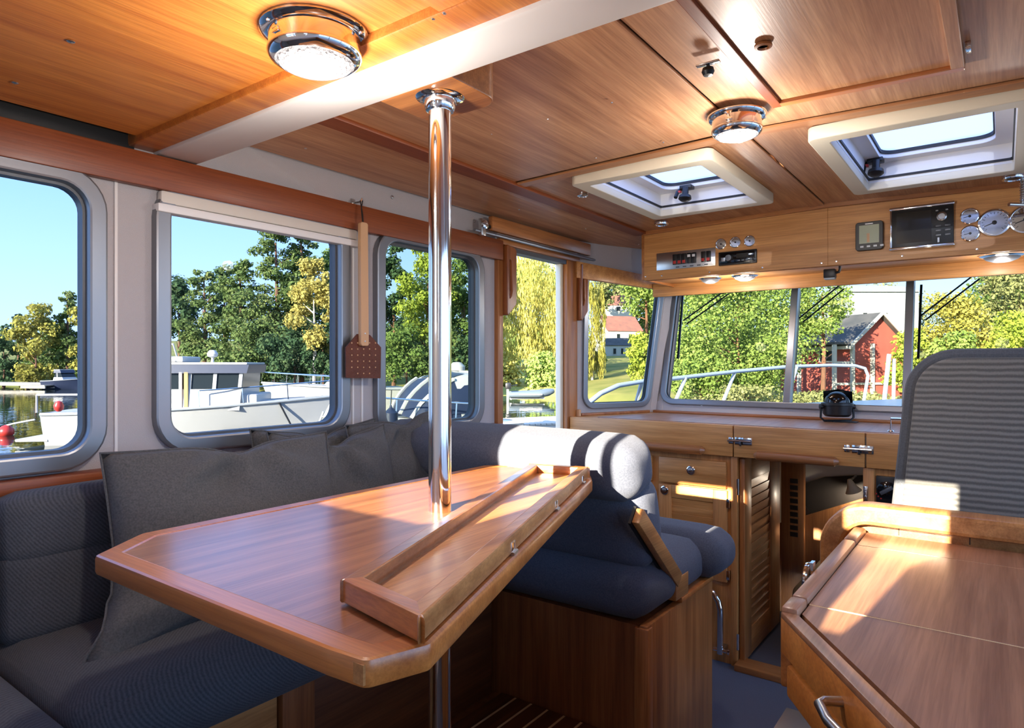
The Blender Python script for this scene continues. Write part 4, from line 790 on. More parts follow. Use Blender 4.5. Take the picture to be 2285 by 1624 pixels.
# ================================================================== outside: water, shore, trees, houses, boats
leafmat('leaf_pine', lin(60, 82, 48), lin(104, 122, 70), lin(150, 150, 96)); leafmat('leaf_dark', lin(44, 66, 48), lin(74, 98, 66), lin(118, 130, 84)); leafmat('leaf_birch', lin(104, 108, 50), lin(160, 154, 76), lin(192, 180, 106))
leafmat('leaf_yellow', lin(146, 134, 70), lin(180, 166, 90), lin(198, 186, 116)); leafmat('leaf_green', lin(66, 90, 50), lin(110, 132, 70), lin(156, 164, 98)); leafmat('leaf_lime', lin(100, 122, 50), lin(152, 166, 70), lin(186, 188, 98)); leafmat('leaf_maple', lin(78, 104, 54), lin(130, 152, 78), lin(178, 184, 116), 1.4)
leafmat('leaf_olive', lin(96, 104, 66), lin(140, 144, 96), lin(176, 172, 128))
mat('bark', lin(120, 84, 62), .9, var=(3, .2, lin(88, 60, 44))); mat('barkwhite', lin(206, 200, 190), .8, var=(2, .15, lin(90, 84, 78)))
mat('grass', lin(104, 114, 58), .95, spec=.1, var=(.35, .2, lin(150, 142, 84))); mat('bwhite', lin(186, 184, 178), .35, var=(.6, .3, lin(176, 173, 166))); mat('bnavy', lin(36, 44, 66), .4); mat('bglass', lin(34, 40, 42), .15, spec=.2); mat('bwood', lin(196, 150, 84), .5)
mat('railalu', lin(176, 186, 200), .35, .3); mat('bblue', lin(70, 92, 126), .5); mat('bgrey', lin(150, 154, 156), .5); mat('plankgrey', lin(160, 153, 140), .9, var=(2, .2, lin(150, 142, 130))); mat('buoy', lin(176, 50, 42), .35); mat('ribgrey', lin(70, 82, 92), .5)
mat('housewhite', lin(190, 188, 180), .8); mat('rooftile', lin(150, 96, 80), .85, var=(1.2, .2, lin(120, 84, 74))); mat('roofdark', lin(86, 84, 84), .8, var=(1.5, .2, lin(60, 62, 64))); mat('shedred', lin(150, 70, 60), .85, var=(1, .25, lin(170, 88, 76))); mat('concrete', lin(138, 144, 148), .9)
wm = bpy.data.materials.new('water'); wm.use_nodes = True; n_ = wm.node_tree.nodes; l_ = wm.node_tree.links; p_ = n_['Principled BSDF']; MATS['water'] = wm
p_.inputs['Base Color'].default_value = (.012, .020, .016, 1); p_.inputs['Roughness'].default_value = .03; p_.inputs['IOR'].default_value = 1.33; p_.inputs['Specular IOR Level'].default_value = .9
tc_ = n_.new('ShaderNodeTexCoord'); mp_ = n_.new('ShaderNodeMapping'); mp_.inputs['Scale'].default_value = (.9, .9, .9); tn_ = n_.new('ShaderNodeTexNoise'); tn_.inputs['Scale'].default_value = 1.1; tn_.inputs['Detail'].default_value = 3
bp_ = n_.new('ShaderNodeBump'); bp_.inputs['Strength'].default_value = .10; bp_.inputs['Distance'].default_value = .12
l_.new(tc_.outputs['Object'], mp_.inputs[0]); l_.new(mp_.outputs[0], tn_.inputs['Vector']); l_.new(tn_.outputs['Fac'], bp_.inputs['Height']); l_.new(bp_.outputs[0], p_.inputs['Normal'])
ZW = -1.0
wa = MB().add([(-300, -200, ZW), (300, -200, ZW), (300, 300, ZW), (-300, 300, ZW)], [(0, 1, 2, 3)]).build('water', 'water'); tag(wa, 'calm dark harbour water mirroring the trees', kind='structure')
def shore_d(px): return float(np.interp(px, [-600, 200, 300, 800, 900, 1250, 1300, 1480, 1560, 2300, 3000], [72, 68, 58, 54, 50, 47, 40, 30, 23, 19, 19]))
def gz(px, d): return -1.15+.055*max(0, d-shore_d(px))+.5*min(1, max(0, (d-shore_d(px))/2.5))
rows = []
for px in range(-900, 3301, 60):
    d0 = shore_d(px); rows.append([at(px, 812, d=1)*1.0 for _ in ()] or [])
    for k, dd in enumerate((0, 1, 2.5, 5, 9, 15, 25, 40, 70, 120, 200)):
        d = d0+dd+(random.random()-.5)*(.8 if k < 3 else 0); v = at(px, 812, d=d); rows[-1].append((v.x, v.y, gz(px, d0+dd)+(random.random()-.5)*.15*(k > 1)))
sh = MB().grid(rows).build('shore', 'grass', smooth=True); tag(sh, 'grassy autumn shore rising from the water', kind='structure')

def leaves(blobs, n, size, droop=0, flat=.5):
    """blobs: list of (centre, radii); returns verts, faces of n leaf clumps spread over their shells"""
    wgt = np.array([r[0]*r[2]+r[1]*r[2] for _, r in blobs]); idx = RNG.choice(len(blobs), n, p=wgt/wgt.sum())
    cc = np.array([list(c) for c, _ in blobs])[idx]; rr = np.array([list(r) for _, r in blobs])[idx]
    d = RNG.normal(size=(n, 3)); d /= np.linalg.norm(d, axis=1)[:, None]; rad = RNG.uniform(.25, 1.25, n)**.7
    P = cc+d*rr*rad[:, None]
    nr = d+RNG.normal(size=(n, 3))*.7+np.array([0, -.15, .35]); nr /= np.linalg.norm(nr, axis=1)[:, None]
    a = np.cross(nr, RNG.normal(size=(n, 3))); a /= np.linalg.norm(a, axis=1)[:, None]; b = np.cross(nr, a)
    if droop: a = np.tile([0, 0, 1.0], (n, 1))+a*.25; a /= np.linalg.norm(a, axis=1)[:, None]
    s1 = size*RNG.uniform(.6, 1.4, n)[:, None]; s2 = s1*(.35 if droop else RNG.uniform(.5, .9, n)[:, None])
    if droop: s1 = s1*1.9
    V = np.empty((n, 4, 3)); V[:, 0] = P-a*s1; V[:, 1] = P+b*s2+nr*s2*.15; V[:, 2] = P+a*s1; V[:, 3] = P-b*s2+nr*s2*.15
    return V.reshape(-1, 3)
def leafmesh(name, V, m, parent):
    n = len(V)//4; me = bpy.data.meshes.new(name); V = V-np.array(base(parent))
    me.vertices.add(4*n); me.vertices.foreach_set('co', V.astype(np.float32).ravel()); me.loops.add(4*n); me.loops.foreach_set('vertex_index', np.arange(4*n, dtype=np.int32))
    me.polygons.add(n); me.polygons.foreach_set('loop_start', np.arange(0, 4*n, 4, dtype=np.int32)); me.update(calc_edges=True)
    o = link(name, me, m, parent); o['kind'] = 'stuff'; return o
def tree(name, label, m, px, d, top, bot, hw, kind='round', dens=1.0, trunk='bark', group=None, ls=1.0, nb=None):
    u = d/FPX; c = at(px, (top+bot)/2, d=d); H = (bot-top)*u; R = hw*u; g = gz(px, d); zt = at(px, top, d=d).z; zb = at(px, bot, d=d).z
    T = thing(name, label, 'tree' if kind != 'bush' else 'bush', (c.x, c.y, min(g, zb)), group=group); bl = []; rg = random.Random(px*7+int(d*10)); right = Vector((_c, _s, 0)); fw = Vector((-_s, _c, 0))
    def P(a, h, f=0): return Vector((c.x, c.y, zb))+right*a*R+fw*f*R+Vector((0, 0, h*H))
    if kind in ('round', 'bush'):
        for k in range(nb or 42):
            h = rg.uniform(.06, .95); w = math.sqrt(max(.05, 1-(2*h-1.0)**2)) if kind == 'round' else math.sqrt(max(.1, 1-h*h)); a = rg.uniform(-1, 1)*w*.82; f = rg.uniform(-.8, .8)*w
            r = R*rg.uniform(.2, .4); bl.append((P(a, h, f), (r, r, min(r*.8, H*.25))))
    elif kind == 'pine':
        for k in range(nb or 60):
            h = (k+.5)/(nb or 60); w = (1-h)**.6*.95+.16 if h > .18 else .7; a = rg.uniform(-1, 1)*w*.8; f = rg.uniform(-.8, .8)*w; r = R*rg.uniform(.24, .46)*(.55+.5*(1-h))
            bl.append((P(a, min(h, .97), f), (r, r, r*.55)))
    elif kind == 'weep':
        for k in range(nb or 90):
            a = rg.uniform(-1, 1); h = rg.uniform(.1, .9)*(1-.25*a*a); r = R*rg.uniform(.10, .2); bl.append((P(a*.9, h, rg.uniform(-.7, .7)), (r, r, H*rg.uniform(.08, .16))))
    n = int((bot-top)*hw*2/5.2*dens); V = leaves(bl, n, ls*(3.5 if kind != 'pine' else 3.3)*u, droop=kind == 'weep')
    leafmesh('foliage', V, m, T)
    base_ = Vector((c.x, c.y, g-.2)); tp = Vector((c.x, c.y, zb+H*(.9 if kind == 'pine' else .6))); bend = right*R*.05
    r0 = max(.08, .022*(tp.z-base_.z)); tr = MB().tube([base_, base_.lerp(tp, .5)+bend, tp], r0, 8, rs=[r0, r0*.7, r0*.25])
    for k in range(5):
        s_ = base_.lerp(tp, .45+.1*k); e = s_+right*R*rg.uniform(-.6, .6)+fw*R*rg.uniform(-.5, .5)+Vector((0, 0, H*.10)); tr.tube([s_, e], r0*.3, 5, rs=[r0*.35, r0*.1])
    tr.build('trunk', trunk, T, smooth=True)
    return T
FAR = 'trees on the far shore'
for a in ((8, 70, 712, 866, 30, 'leaf_dark', 'round', 'dark tree at the very left of the far shore'), (78, 69, 668, 868, 48, 'leaf_birch', 'round', 'yellow-green birch seen through the aftermost window'), (40, 74, 698, 850, 24, 'leaf_dark', 'pine', 'thin dark pine behind the yellow-green birch'),
          (150, 71, 648, 862, 38, 'leaf_pine', 'pine', 'tall green pine at the edge of the aftermost window'), (205, 70, 660, 866, 40, 'leaf_birch', 'round', 'olive birch hidden behind the window pillar'), (125, 75, 720, 865, 60, 'leaf_green', 'bush', 'low green thicket behind the far motorboat')):
    tree('shore_tree', a[7], a[5], a[0], a[1], a[2], a[3], a[4], a[6], 1.25, group=FAR)
PN = 'pines behind the moored boats'
for a in ((398, 62, 618, 775, 42, 'leaf_dark', 'round', 'dark spreading pine left of the pine group'), (455, 60, 604, 800, 48, 'leaf_pine', 'pine', 'olive pine second from the left in the group'), (500, 64, 596, 720, 26, 'leaf_dark', 'round', 'small dark pine crown peeking between the olive pines'), (535, 58, 580, 835, 60, 'leaf_pine', 'pine', 'broad olive pine left of the tallest one'),
          (615, 56, 508, 840, 78, 'leaf_pine', 'pine', 'tallest pine with a reddish bare trunk'), (672, 57, 515, 780, 50, 'leaf_pine', 'pine', 'tall pine just right of the tallest one'), (655, 52, 715, 850, 66, 'leaf_dark', 'round', 'low blue-green pine above the white motorboat bow'), (742, 60, 545, 840, 40, 'leaf_green', 'round', 'green birch at the right edge of the blind window'), (720, 50, 720, 850, 34, 'leaf_dark', 'round', 'dark bush pine at the corner of the blind window'), (560, 54, 720, 850, 70, 'leaf_pine', 'bush', 'low pine thicket behind the cabin roof of the trawler')):
    tree('pine_tree', a[7], a[5], a[0], a[1], a[2], a[3], a[4]*1.22, a[6], 1.4, group=PN)
tree('birch_tree', 'bright yellow birch right of the tallest pine', 'leaf_yellow', 700, 50, 575, 800, 58, 'round', 1.3, 'barkwhite')
MID = 'trees behind the pole'
for a in ((878, 52, 530, 840, 46, 'leaf_dark', 'round', 'dark tree at the left of the narrow window'), (955, 48, 540, 770, 60, 'leaf_lime', 'round', 'bright lime tree right behind the steel pole'), (1035, 50, 552, 840, 56, 'leaf_green', 'round', 'green tree right of the pole'), (905, 46, 730, 852, 60, 'leaf_green', 'bush', 'green bush above the white cruiser'), (985, 47, 720, 850, 60, 'leaf_pine', 'bush', 'olive bush behind the pole'), (1040, 46, 745, 850, 40, 'leaf_dark', 'bush', 'dark bush at the right of the narrow window')):
    tree('shore_tree', a[7], a[5], a[0], a[1], a[2], a[3], a[4], a[6], 1.3, group=MID)
tree('weeping_birch', 'large golden weeping birch filling the doorway', 'leaf_birch', 1175, 55, 515, 850, 105, 'weep', 2.2, 'barkwhite', ls=.75, nb=200); tree('bush', 'fresh green bush at the water edge in the doorway', 'leaf_maple', 1205, 51, 785, 884, 48, 'bush', 1.5); tree('bush', 'yellowing bush at the left of the doorway', 'leaf_birch', 1128, 52, 800, 880, 40, 'bush', 1.5)
tree('weeping_birch', 'hanging birch at the left of the slanted window', 'leaf_birch', 1322, 52, 600, 850, 30, 'weep', 1.8, 'barkwhite', ls=.8); tree('shore_tree', 'dense green crown at the top of the slanted window', 'leaf_maple', 1440, 60, 560, 705, 62, 'round', 1.3); tree('shore_tree', 'olive crown over the upper white house', 'leaf_olive', 1345, 110, 590, 690, 40, 'round', 1.3)
tree('bush', 'bright green shrub in front of the white veranda', 'leaf_lime', 1432, 46, 745, 850, 40, 'bush', 1.5); tree('bush', 'low green hedge below the birch in the slanted window', 'leaf_green', 1330, 60, 785, 815, 26, 'bush', 1.3)
tree('maple_tree', 'big pale green maple filling the left windscreen pane', 'leaf_maple', 1640, 27, 560, 872, 165, 'round', 1.5, ls=.9, nb=60); tree('maple_tree', 'overhanging maple branches above the boathouse roof', 'leaf_maple', 1835, 25, 590, 745, 75, 'round', 1.3, ls=.9); tree('bush', 'green bushes under the maple', 'leaf_maple', 1560, 25, 790, 890, 85, 'bush', 1.4)
tree('bush', 'yellow-green bush beside the boathouse', 'leaf_lime', 2030, 27, 735, 880, 46, 'bush', 1.4); tree('shore_tree', 'yellow autumn tree right of the windscreen mullion', 'leaf_birch', 2130, 28, 655, 860, 85, 'round', 1.4); tree('shore_tree', 'grey-olive tree at the top right of the windscreen', 'leaf_olive', 2275, 34, 580, 760, 75, 'round', 1.4); tree('bush', 'vivid lime bush above the helm seat', 'leaf_lime', 2275, 25, 705, 860, 75, 'bush', 1.4); tree('bush', 'soft green bush left above the helm seat', 'leaf_maple', 2130, 26, 745, 865, 62, 'bush', 1.4); tree('bush', 'yellow reeds in front of the boathouse', 'leaf_olive', 1880, 24, 878, 912, 150, 'bush', 1.4); tree('bush', 'dry grass tufts on the bank below the maple', 'leaf_olive', 1660, 24, 860, 905, 110, 'bush', 1.0)
# distant wooded ridge so that no bare horizon shows between the trees
for i, (px, d, top, hw, mm, lb) in enumerate(((1180, 75, 590, 130, 'leaf_green', 'green wood far behind the doorway birch'), (1420, 130, 600, 120, 'leaf_green', 'wooded slope behind the white houses'), (1640, 60, 560, 170, 'leaf_green', 'woods behind the big maple'), (1990, 90, 640, 120, 'leaf_olive', 'hazy trees behind the boathouse'), (2260, 60, 600, 130, 'leaf_green', 'woods behind the helm seat'), (960, 75, 600, 130, 'leaf_dark', 'dark woods behind the narrow window'), (2520, 40, 600, 160, 'leaf_green', 'woods on the right-hand shore beyond the picture edge'), (2850, 38, 590, 180, 'leaf_olive', 'olive woods furthest to the right beyond the picture edge'))):
    tree('woods', lb, mm, px, d, top, 850, hw, 'bush', 1.2, nb=50)

# ------------------------------------------------------------------ houses
def house(name, label, cpx, cpy, d, wpx, hwall, hroof, depth, wallm, roofm, rot=0, wins=(), cat='house'):
    u = d/FPX; b = at(cpx, cpy, d=d); w = wpx*u/2; dp = depth; T = thing(name, label, cat, b, YAW+rot)
    h, r = hwall*u, hroof*u; o = .06*w
    MB().box(-w, w, 0, dp, -1.5, h).build('walls', wallm, T, local=True)
    MB().prism([(-w, .0, h), (-w, dp, h), (-w, dp/2, h+r)], (2*w, 0, 0)).build('gable', wallm, T, local=True)
    for s_ in (0, 1):
        y0, y1 = (-o, dp/2) if s_ == 0 else (dp+o, dp/2); z0 = h-o*r/(dp/2)
        MB().prism([(-w-o, y0, z0), (w+o, y0, z0), (w+o, y1, h+r), (-w-o, y1, h+r)], (0, 0, .12*u*10)).build('roof_slope', roofm, T, local=True)
    for (fx, fz, fw, fh) in wins:
        W_ = MB().box(-w+2*w*fx-fw*w, -w+2*w*fx+fw*w, -.06, .0, h*fz-fh*h/2, h*fz+fh*h/2).build('window', 'bwhite', T, local=True)
        MB().box(-w+2*w*fx-fw*w*.75, -w+2*w*fx+fw*w*.75, -.08, -.06, h*fz-fh*h*.4, h*fz+fh*h*.4).build('pane', 'bglass', W_, local=True)
    return T
house('villa', 'white villa with red tiled roof high on the slope', 1380, 702, 118, 62, 22, 24, 6, 'housewhite', 'rooftile', 0, ((.5, .6, .18, .55),)); MB().box(-.5, .5, 1, 2, 1.5, 4.2).build('chimney', 'rooftile', bpy.data.objects['villa'], local=True)
house('villa', 'lower white house with brown roof and two gables', 1395, 765, 100, 82, 28, 34, 6, 'housewhite', 'rooftile', .25, ((.3, .5, .12, .5), (.65, .5, .12, .5))); house('veranda_house', 'small white veranda house with grey-green roof', 1385, 800, 92, 66, 30, 16, 4, 'housewhite', 'roofdark', -.1, ((.3, .55, .12, .5), (.55, .55, .1, .5), (.8, .55, .1, .5)))
house('cottage', 'white house front peeping through the doorway birch', 1112, 790, 62, 30, 45, 14, 5, 'housewhite', 'rooftile', 0, ((.3, .65, .16, .34), (.75, .65, .16, .34))); house('grey_building', 'pale grey building behind the boathouse', 1975, 800, 80, 150, 150, 20, 8, 'concrete', 'bgrey', 0, ((.2, .6, .08, .2), (.5, .6, .08, .2)))
# red boathouse: gable towards us, ridge running away to the left
d = 30; u = d/FPX; b = at(1958, 858, d=d); T = thing('boathouse', 'red wooden boathouse with black roof and white trim', 'boathouse', b, YAW+.30)
gw, gh, gr, gl = 1.5, 1.95, 1.2, 4.6
MB().box(-gw, gw, 0, gl, -1.2, gh).build('walls', 'shedred', T, local=True); MB().prism([(-gw, 0, gh), (gw, 0, gh), (0, 0, gh+gr)], (0, gl, 0)).build('gable', 'shedred', T, local=True)
for s_ in (-1, 1):
    MB().prism([(s_*(gw+.25), -.3, gh-.25), (0, -.3, gh+gr+.02), (0, gl+.2, gh+gr+.02), (s_*(gw+.25), gl+.2, gh-.25)], (0, 0, .08)).build('roof_slope', 'roofdark', T, local=True)
    MB().prism([(s_*(gw+.27), -.34, gh-.30), (0, -.34, gh+gr), (0, -.34, gh+gr+.18), (s_*(gw+.27), -.34, gh-.10)], (0, .05, 0)).build('barge_board', 'bwhite', T, local=True)
MB().box(-gw-.30, -gw-.22, -.3, gl, gh-.36, gh-.22).build('eaves_board', 'bwhite', T, local=True)
for xx, yy in ((-gw-.9, .0), (-gw+.05, -.05), (-gw-.9, 2.2), (-.35, -.06)): MB().box(xx-.07, xx+.07, yy-.07, yy+.07, -1.0, gh-.1).build('post', 'bwhite', T, local=True)
MB().prism([(-gw-1.0, -.1, gh-.15), (-gw, -.1, gh-.15), (-gw, gl, gh-.15), (-gw-1.0, gl, gh-.15)], (0, 0, .1)).build('porch_roof', 'roofdark', T, local=True); MB().box(-gw-1.0, -gw, -.08, -.02, .95, 1.05).build('rail', 'bwhite', T, local=True); MB().box(-gw-1.0, gw, -.08, -.02, .0, .10).build('rail', 'bwhite', T, local=True)
W_ = MB().box(-gw-.03, -gw, .8, 1.9, 1.0, 1.6).build('window', 'bwhite', T, local=True); MB().box(-gw-.04, -gw-.03, .88, 1.82, 1.07, 1.53).build('pane', 'bglass', W_, local=True)

# ------------------------------------------------------------------ boats
def hull(L, beam, fb_s, fb_b, dr=.3, n=14):
    """half-sections from transom (x=0) to stem (x=L); returns deck edge list and MB"""
    mb = MB(); rows = []; edge = []
    for i in range(n+1):
        t = i/n; w = beam/2*(1-max(0, (t-.35)/.65)**2.4); f = fb_s+(fb_b-fb_s)*t**1.8; k = w*(.82-.35*t); x = L*t
        sx = lambda z: x+(.12*L*t**3)*(z/f if z > 0 else 0)*.8
        rows.append([(sx(f), -w, f), (sx(f*.5), -(w*.55+k*.45), f*.5), (sx(0), -k, 0), (x, 0, -dr), (sx(0), k, 0), (sx(f*.5), w*.55+k*.45, f*.5), (sx(f), w, f)]); edge.append((sx(f), w, f))
    mb.grid(rows); mb.add(rows[0], [tuple(range(7))]); deck = MB().grid([[(e[0], -e[1]*.98, e[2]-.03), (e[0], 0, e[2]+.0), (e[0], e[1]*.98, e[2]-.03)] for e in edge])
    return mb, deck, edge
def boat(name, label, stern_px, bow_px, ds, db, beam, fs, fb, hm='bwhite'):
    a, b = at(stern_px, 812, d=ds), at(bow_px, 812, d=db); v = b-a; L = v.length*.93; T = thing(name, label, 'boat', (a.x, a.y, ZW), math.atan2(v.y, v.x))
    h, dk, ed = hull(L, beam, fs, fb); h.build('hull', hm, T, smooth=True, local=True); dk.build('deck', 'bwhite', T, local=True)
    for s_ in (-1, 1): MB().tube([(e[0], s_*e[1], e[2]-.05) for e in ed], .035, 6).build('rubbing_strake', 'bgrey', T, smooth=True, local=True)
    return T, L, ed
def rail(T, pts, h, every=1, r=.02):
    MB().tube([(p[0], p[1], p[2]+h) for p in pts], r, 6).build('guard_rail', 'chrome', T, smooth=True, local=True)
    for p in pts[::every]: MB().tube([(p[0], p[1], p[2]), (p[0]-.03, p[1], p[2]+h)], r*.8, 5).build('stanchion', 'chrome', T, local=True)
# white trawler moored parallel
T, L, ed = boat('trawler_yacht', 'white trawler yacht moored alongside, seen through the port windows', 150, 735, 20.0, 21.0, 2.9, .95, 1.35)
def cabin(T, x0, x1, w, z0, z1, rake0, rake1, wz0, wz1, splits, m='bwhite'):
    """deckhouse with glazed band: lower body, pillars, panes, roof are parts"""
    def xs(z): t = (z-z0)/(z1-z0); return x0+rake0*t, x1+rake1*t
    def ring(z, ww): a, b = xs(z); return [(a, -ww, z), (b, -ww, z), (b, ww, z), (a, ww, z)]
    MB().add(ring(z0, w)+ring(wz0, w*.97), [(0, 1, 5, 4), (1, 2, 6, 5), (2, 3, 7, 6), (3, 0, 4, 7), (4, 5, 6, 7)]).build('deckhouse', m, T, local=True)
    MB().add(ring(wz0, w*.93)+ring(wz1, w*.91), [(0, 1, 5, 4), (1, 2, 6, 5), (2, 3, 7, 6), (3, 0, 4, 7), (4, 5, 6, 7)]).build('glazing', 'bglass', T, local=True)
    for t in splits:
        for s_ in (-1, 1):
            a, b = xs(wz0); c, d_ = xs(wz1); p0 = Vector((a+(b-a)*t, s_*w*.965, wz0)); p1 = Vector((c+(d_-c)*t, s_*w*.95, wz1)); MB().prism([p0+Vector((-.05, 0, 0)), p0+Vector((.05, 0, 0)), p1+Vector((.05, 0, 0)), p1+Vector((-.05, 0, 0))], (0, -s_*.1, 0)).build('pillar', m, T, local=True)
    a, b = xs(wz1); c, d_ = xs(z1)
    MB().add([(a-.1, -w*1.02, wz1), (b+.12, -w*1.02, wz1), (b+.12, w*1.02, wz1), (a-.1, w*1.02, wz1), (c-.1, -w*.98, z1), (d_+.15, -w*.98, z1), (d_+.15, w*.98, z1), (c-.1, w*.98, z1)], [(0, 1, 5, 4), (1, 2, 6, 5), (2, 3, 7, 6), (3, 0, 4, 7), (4, 5, 6, 7), (3, 2, 1, 0)]).build('roof_band', 'bnavy', T, local=True)
    MB().box(c-.15, d_+.1, -w*.99, w*.99, z1, z1+.07).build('roof', 'bwhite', T, bevel=.02, local=True)
# gunwale amidships lies ~1.0 above water; the house roof ~2.35
cabin(T, L*.20, L*.735, 1.12, .95, 2.30, 0, .12, 1.58, 2.05, (.02, .22, .40, .62, .80, .985))
MB().box(L*.52, L*.535, -1.14, -1.09, 1.0, 2.08).build('door_post', 'bwood', T, local=True); MB().box(L*.50, L*.512, -1.14, -1.09, 1.0, 2.08).build('door_post', 'bwhite', T, local=True)
MB().box(L*.70, L*.80, -.95, .95, 1.05, 1.42).build('trunk_cabin', 'bwhite', T, bevel=.06, local=True); MB().box(L*.36, L*.50, -.8, .8, 2.37, 2.55).build('flybridge', 'bwhite', T, bevel=.05, local=True)
MB().tube([(L*.40, -.8, 2.5), (L*.385, -.75, 2.95), (L*.30, -.75, 2.98)], .03, 6).build('arch', 'bwhite', T, local=True, smooth=True); MB().tube([(L*.47, -.8, 2.4), (L*.40, -.75, 2.95)], .03, 6).build('arch', 'bwhite', T, local=True, smooth=True); MB().tube([(L*.40, .8, 2.5), (L*.385, .75, 2.95), (L*.30, .75, 2.98)], .03, 6).build('arch', 'bwhite', T, local=True, smooth=True)
for k in range(3): MB().tube([(L*.405+.12*k, -.8, 2.45+.13*(2-k)), (L*.385, -.76, 2.45+.13*(2-k))], .02, 5).build('ladder_rung', 'bwhite', T, local=True)
MB().lathe((L*.36, -.3, 2.99), (0, 0, 1), [(.28, 0), (.30, .06), (.26, .18), (.1, .24), (0, .245)], 20).build('radar_dome', 'bwhite', T, smooth=True, local=True); MB().lathe((L*.60, -.4, 2.37), (0, 0, 1), [(.05, 0), (.04, .14), (.14, .18), (.16, .26), (.1, .36), (0, .38)], 16).build('searchlight', 'bwhite', T, smooth=True, local=True)
rail(T, [(e[0], -e[1], e[2]) for e in ed[8:]], .45, 2); MB().tube([(L*.88, -.75, 1.20), (L*.925, -.62, .5), (L*.94, -.6, .15)], .03, 6).build('mooring_line', 'black', T, local=True, smooth=True)
MB().tube([(-.15, -1.3, 1.45), (-.15, -1.3, .95)], .03, 6).build('stern_post', 'bwhite', T, local=True); MB().tube([(-.15, -1.3, 1.45), (1.3, -1.3, 1.45)], .03, 6).build('stern_rail', 'bwhite', T, local=True); MB().lathe((.45, -1.35, .98), (0, 0, 1), [(.05, 0), (.11, .06), (.13, .16), (.08, .27), (.02, .30)], 16).build('fender', 'buoy', T, smooth=True, local=True); MB().box(-.75, .1, -1.25, 1.25, .12, .20).build('bathing_platform', 'bwhite', T, bevel=.02, local=True)
# sports boat behind it
T, L, ed = boat('motorboat', 'white motorboat whose bow shows beyond the trawler', 900, 590, 31, 29, 3.0, 1.25, 1.55); cabin(T, L*.30, L*.62, 1.1, 1.35, 2.35, .2, -.9, 1.65, 2.12, (.3, .6)); rail(T, [(e[0], e[1], e[2]) for e in ed[7:]], .42, 1); rail(T, [(e[0], -e[1], e[2]) for e in ed[7:]], .42, 2)
# cruiser behind the pole
T, L, ed = boat('sports_cruiser', 'white sports cruiser with dark windows behind the steel pole', 1082, 800, 16.5, 14.0, 2.7, 1.0, 1.25)
top_ = []
for i in range(11):
    t = i/10; x = L*(.18+.58*t); z = 1.15+.95*math.sin(math.pi*min(1, (1-t)*.62+.0))**.7; w = 1.1*(1-.45*t**2); top_.append([(x, -w, 1.1), (x, -w*.94, 1.1+(z-1.1)*.55), (x, -w*.72, z-.02), (x, 0, z+.05), (x, w*.72, z-.02), (x, w*.94, 1.1+(z-1.1)*.55), (x, w, 1.1)])
MB().grid(top_[:6]).build('coachroof', 'bwhite', T, smooth=True, local=True); MB().grid(top_[5:]).build('windscreen', 'bnavy', T, smooth=True, local=True)
for q_1 in (2, 3, 4): MB().tube([(r[q_1][0], r[q_1][1], r[q_1][2]+.01) for r in top_[5:]], .05, 6).build('windscreen_bar', 'bwhite', T, smooth=True, local=True)
for s_ in (-1, 1): MB().grid([[(r[0][0], s_*abs(r[0][1])*1.01, 1.22), (r[1][0], s_*abs(r[1][1])*1.015, r[1][2]+.02), (r[2][0], s_*(abs(r[2][1])*1.06), r[2][2]-.10)] for r in top_[1:10]]).build('side_glass', 'bnavy', T, smooth=True, local=True)
MB().grid([[(r[2][0], r[2][1]*.8, r[2][2]+.03), (r[3][0], 0, r[3][2]+.02), (r[4][0], r[4][1]*.8, r[4][2]+.03)] for r in top_[3:6]]).build('roof_hatch', 'bglass', T, smooth=True, local=True)
MB().box(L*.20, L*.24, -.9, .9, 2.1, 2.16).build('arch', 'bwhite', T, local=True); MB().lathe((L*.22, -.2, 2.16), (0, 0, 1), [(.2, 0), (.2, .1), (.1, .2), (0, .21)], 16).build('radar_dome', 'bwhite', T, smooth=True, local=True); MB().tube([(L*.22, .3, 2.16), (L*.20, .3, 2.9)], .015, 5).build('antenna', 'bwhite', T, local=True)
rail(T, [(e[0], e[1], e[2]) for e in ed[6:]], .4, 2); rail(T, [(e[0], -e[1], e[2]) for e in ed[6:]], .4, 2); MB().grid([[(e[0], s_, z) for s_, z in ((-e[1]*1.0-.02, e[2]*.35), (-e[1]*1.0-.02, e[2]*.62))] for e in ed[4:9]]).build('hull_window', 'bglass', T, local=True)
for k, (px, d) in enumerate(((872, 13.2), (725, 18.5))):
    v = at(px, 812, d=d); T2 = thing('boarding_ladder' if k else 'fender', ('blue cylindrical fender hanging by the cruiser', 'white boarding ladder beside the trawler bow')[k], ('fender', 'ladder')[k], (v.x, v.y, ZW+.2))
    if k == 0: MB().lathe((v.x, v.y, .0), (0, 0, 1), [(.02, -.25), (.14, -.15), (.14, .35), (.03, .45), (.02, .5)], 16).build('body', 'bnavy', T2, smooth=True); MB().tube([(v.x, v.y, .5), (v.x+.02, v.y, .8)], .012, 5).build('line', 'black', T2)
    else:
        a, b = at(700, 975, d=d), at(722, 918, d=d)
        for o_ in (0, .22): MB().tube([a+Vector((_c, _s, 0))*o_, b+Vector((_c, _s, 0))*o_], .03, 6).build('side_rail', 'bwhite', T2)
        for f in (.2, .5, .8): MB().tube([a.lerp(b, f), a.lerp(b, f)+Vector((_c, _s, 0))*.22], .02, 6).build('rung', 'bwhite', T2)
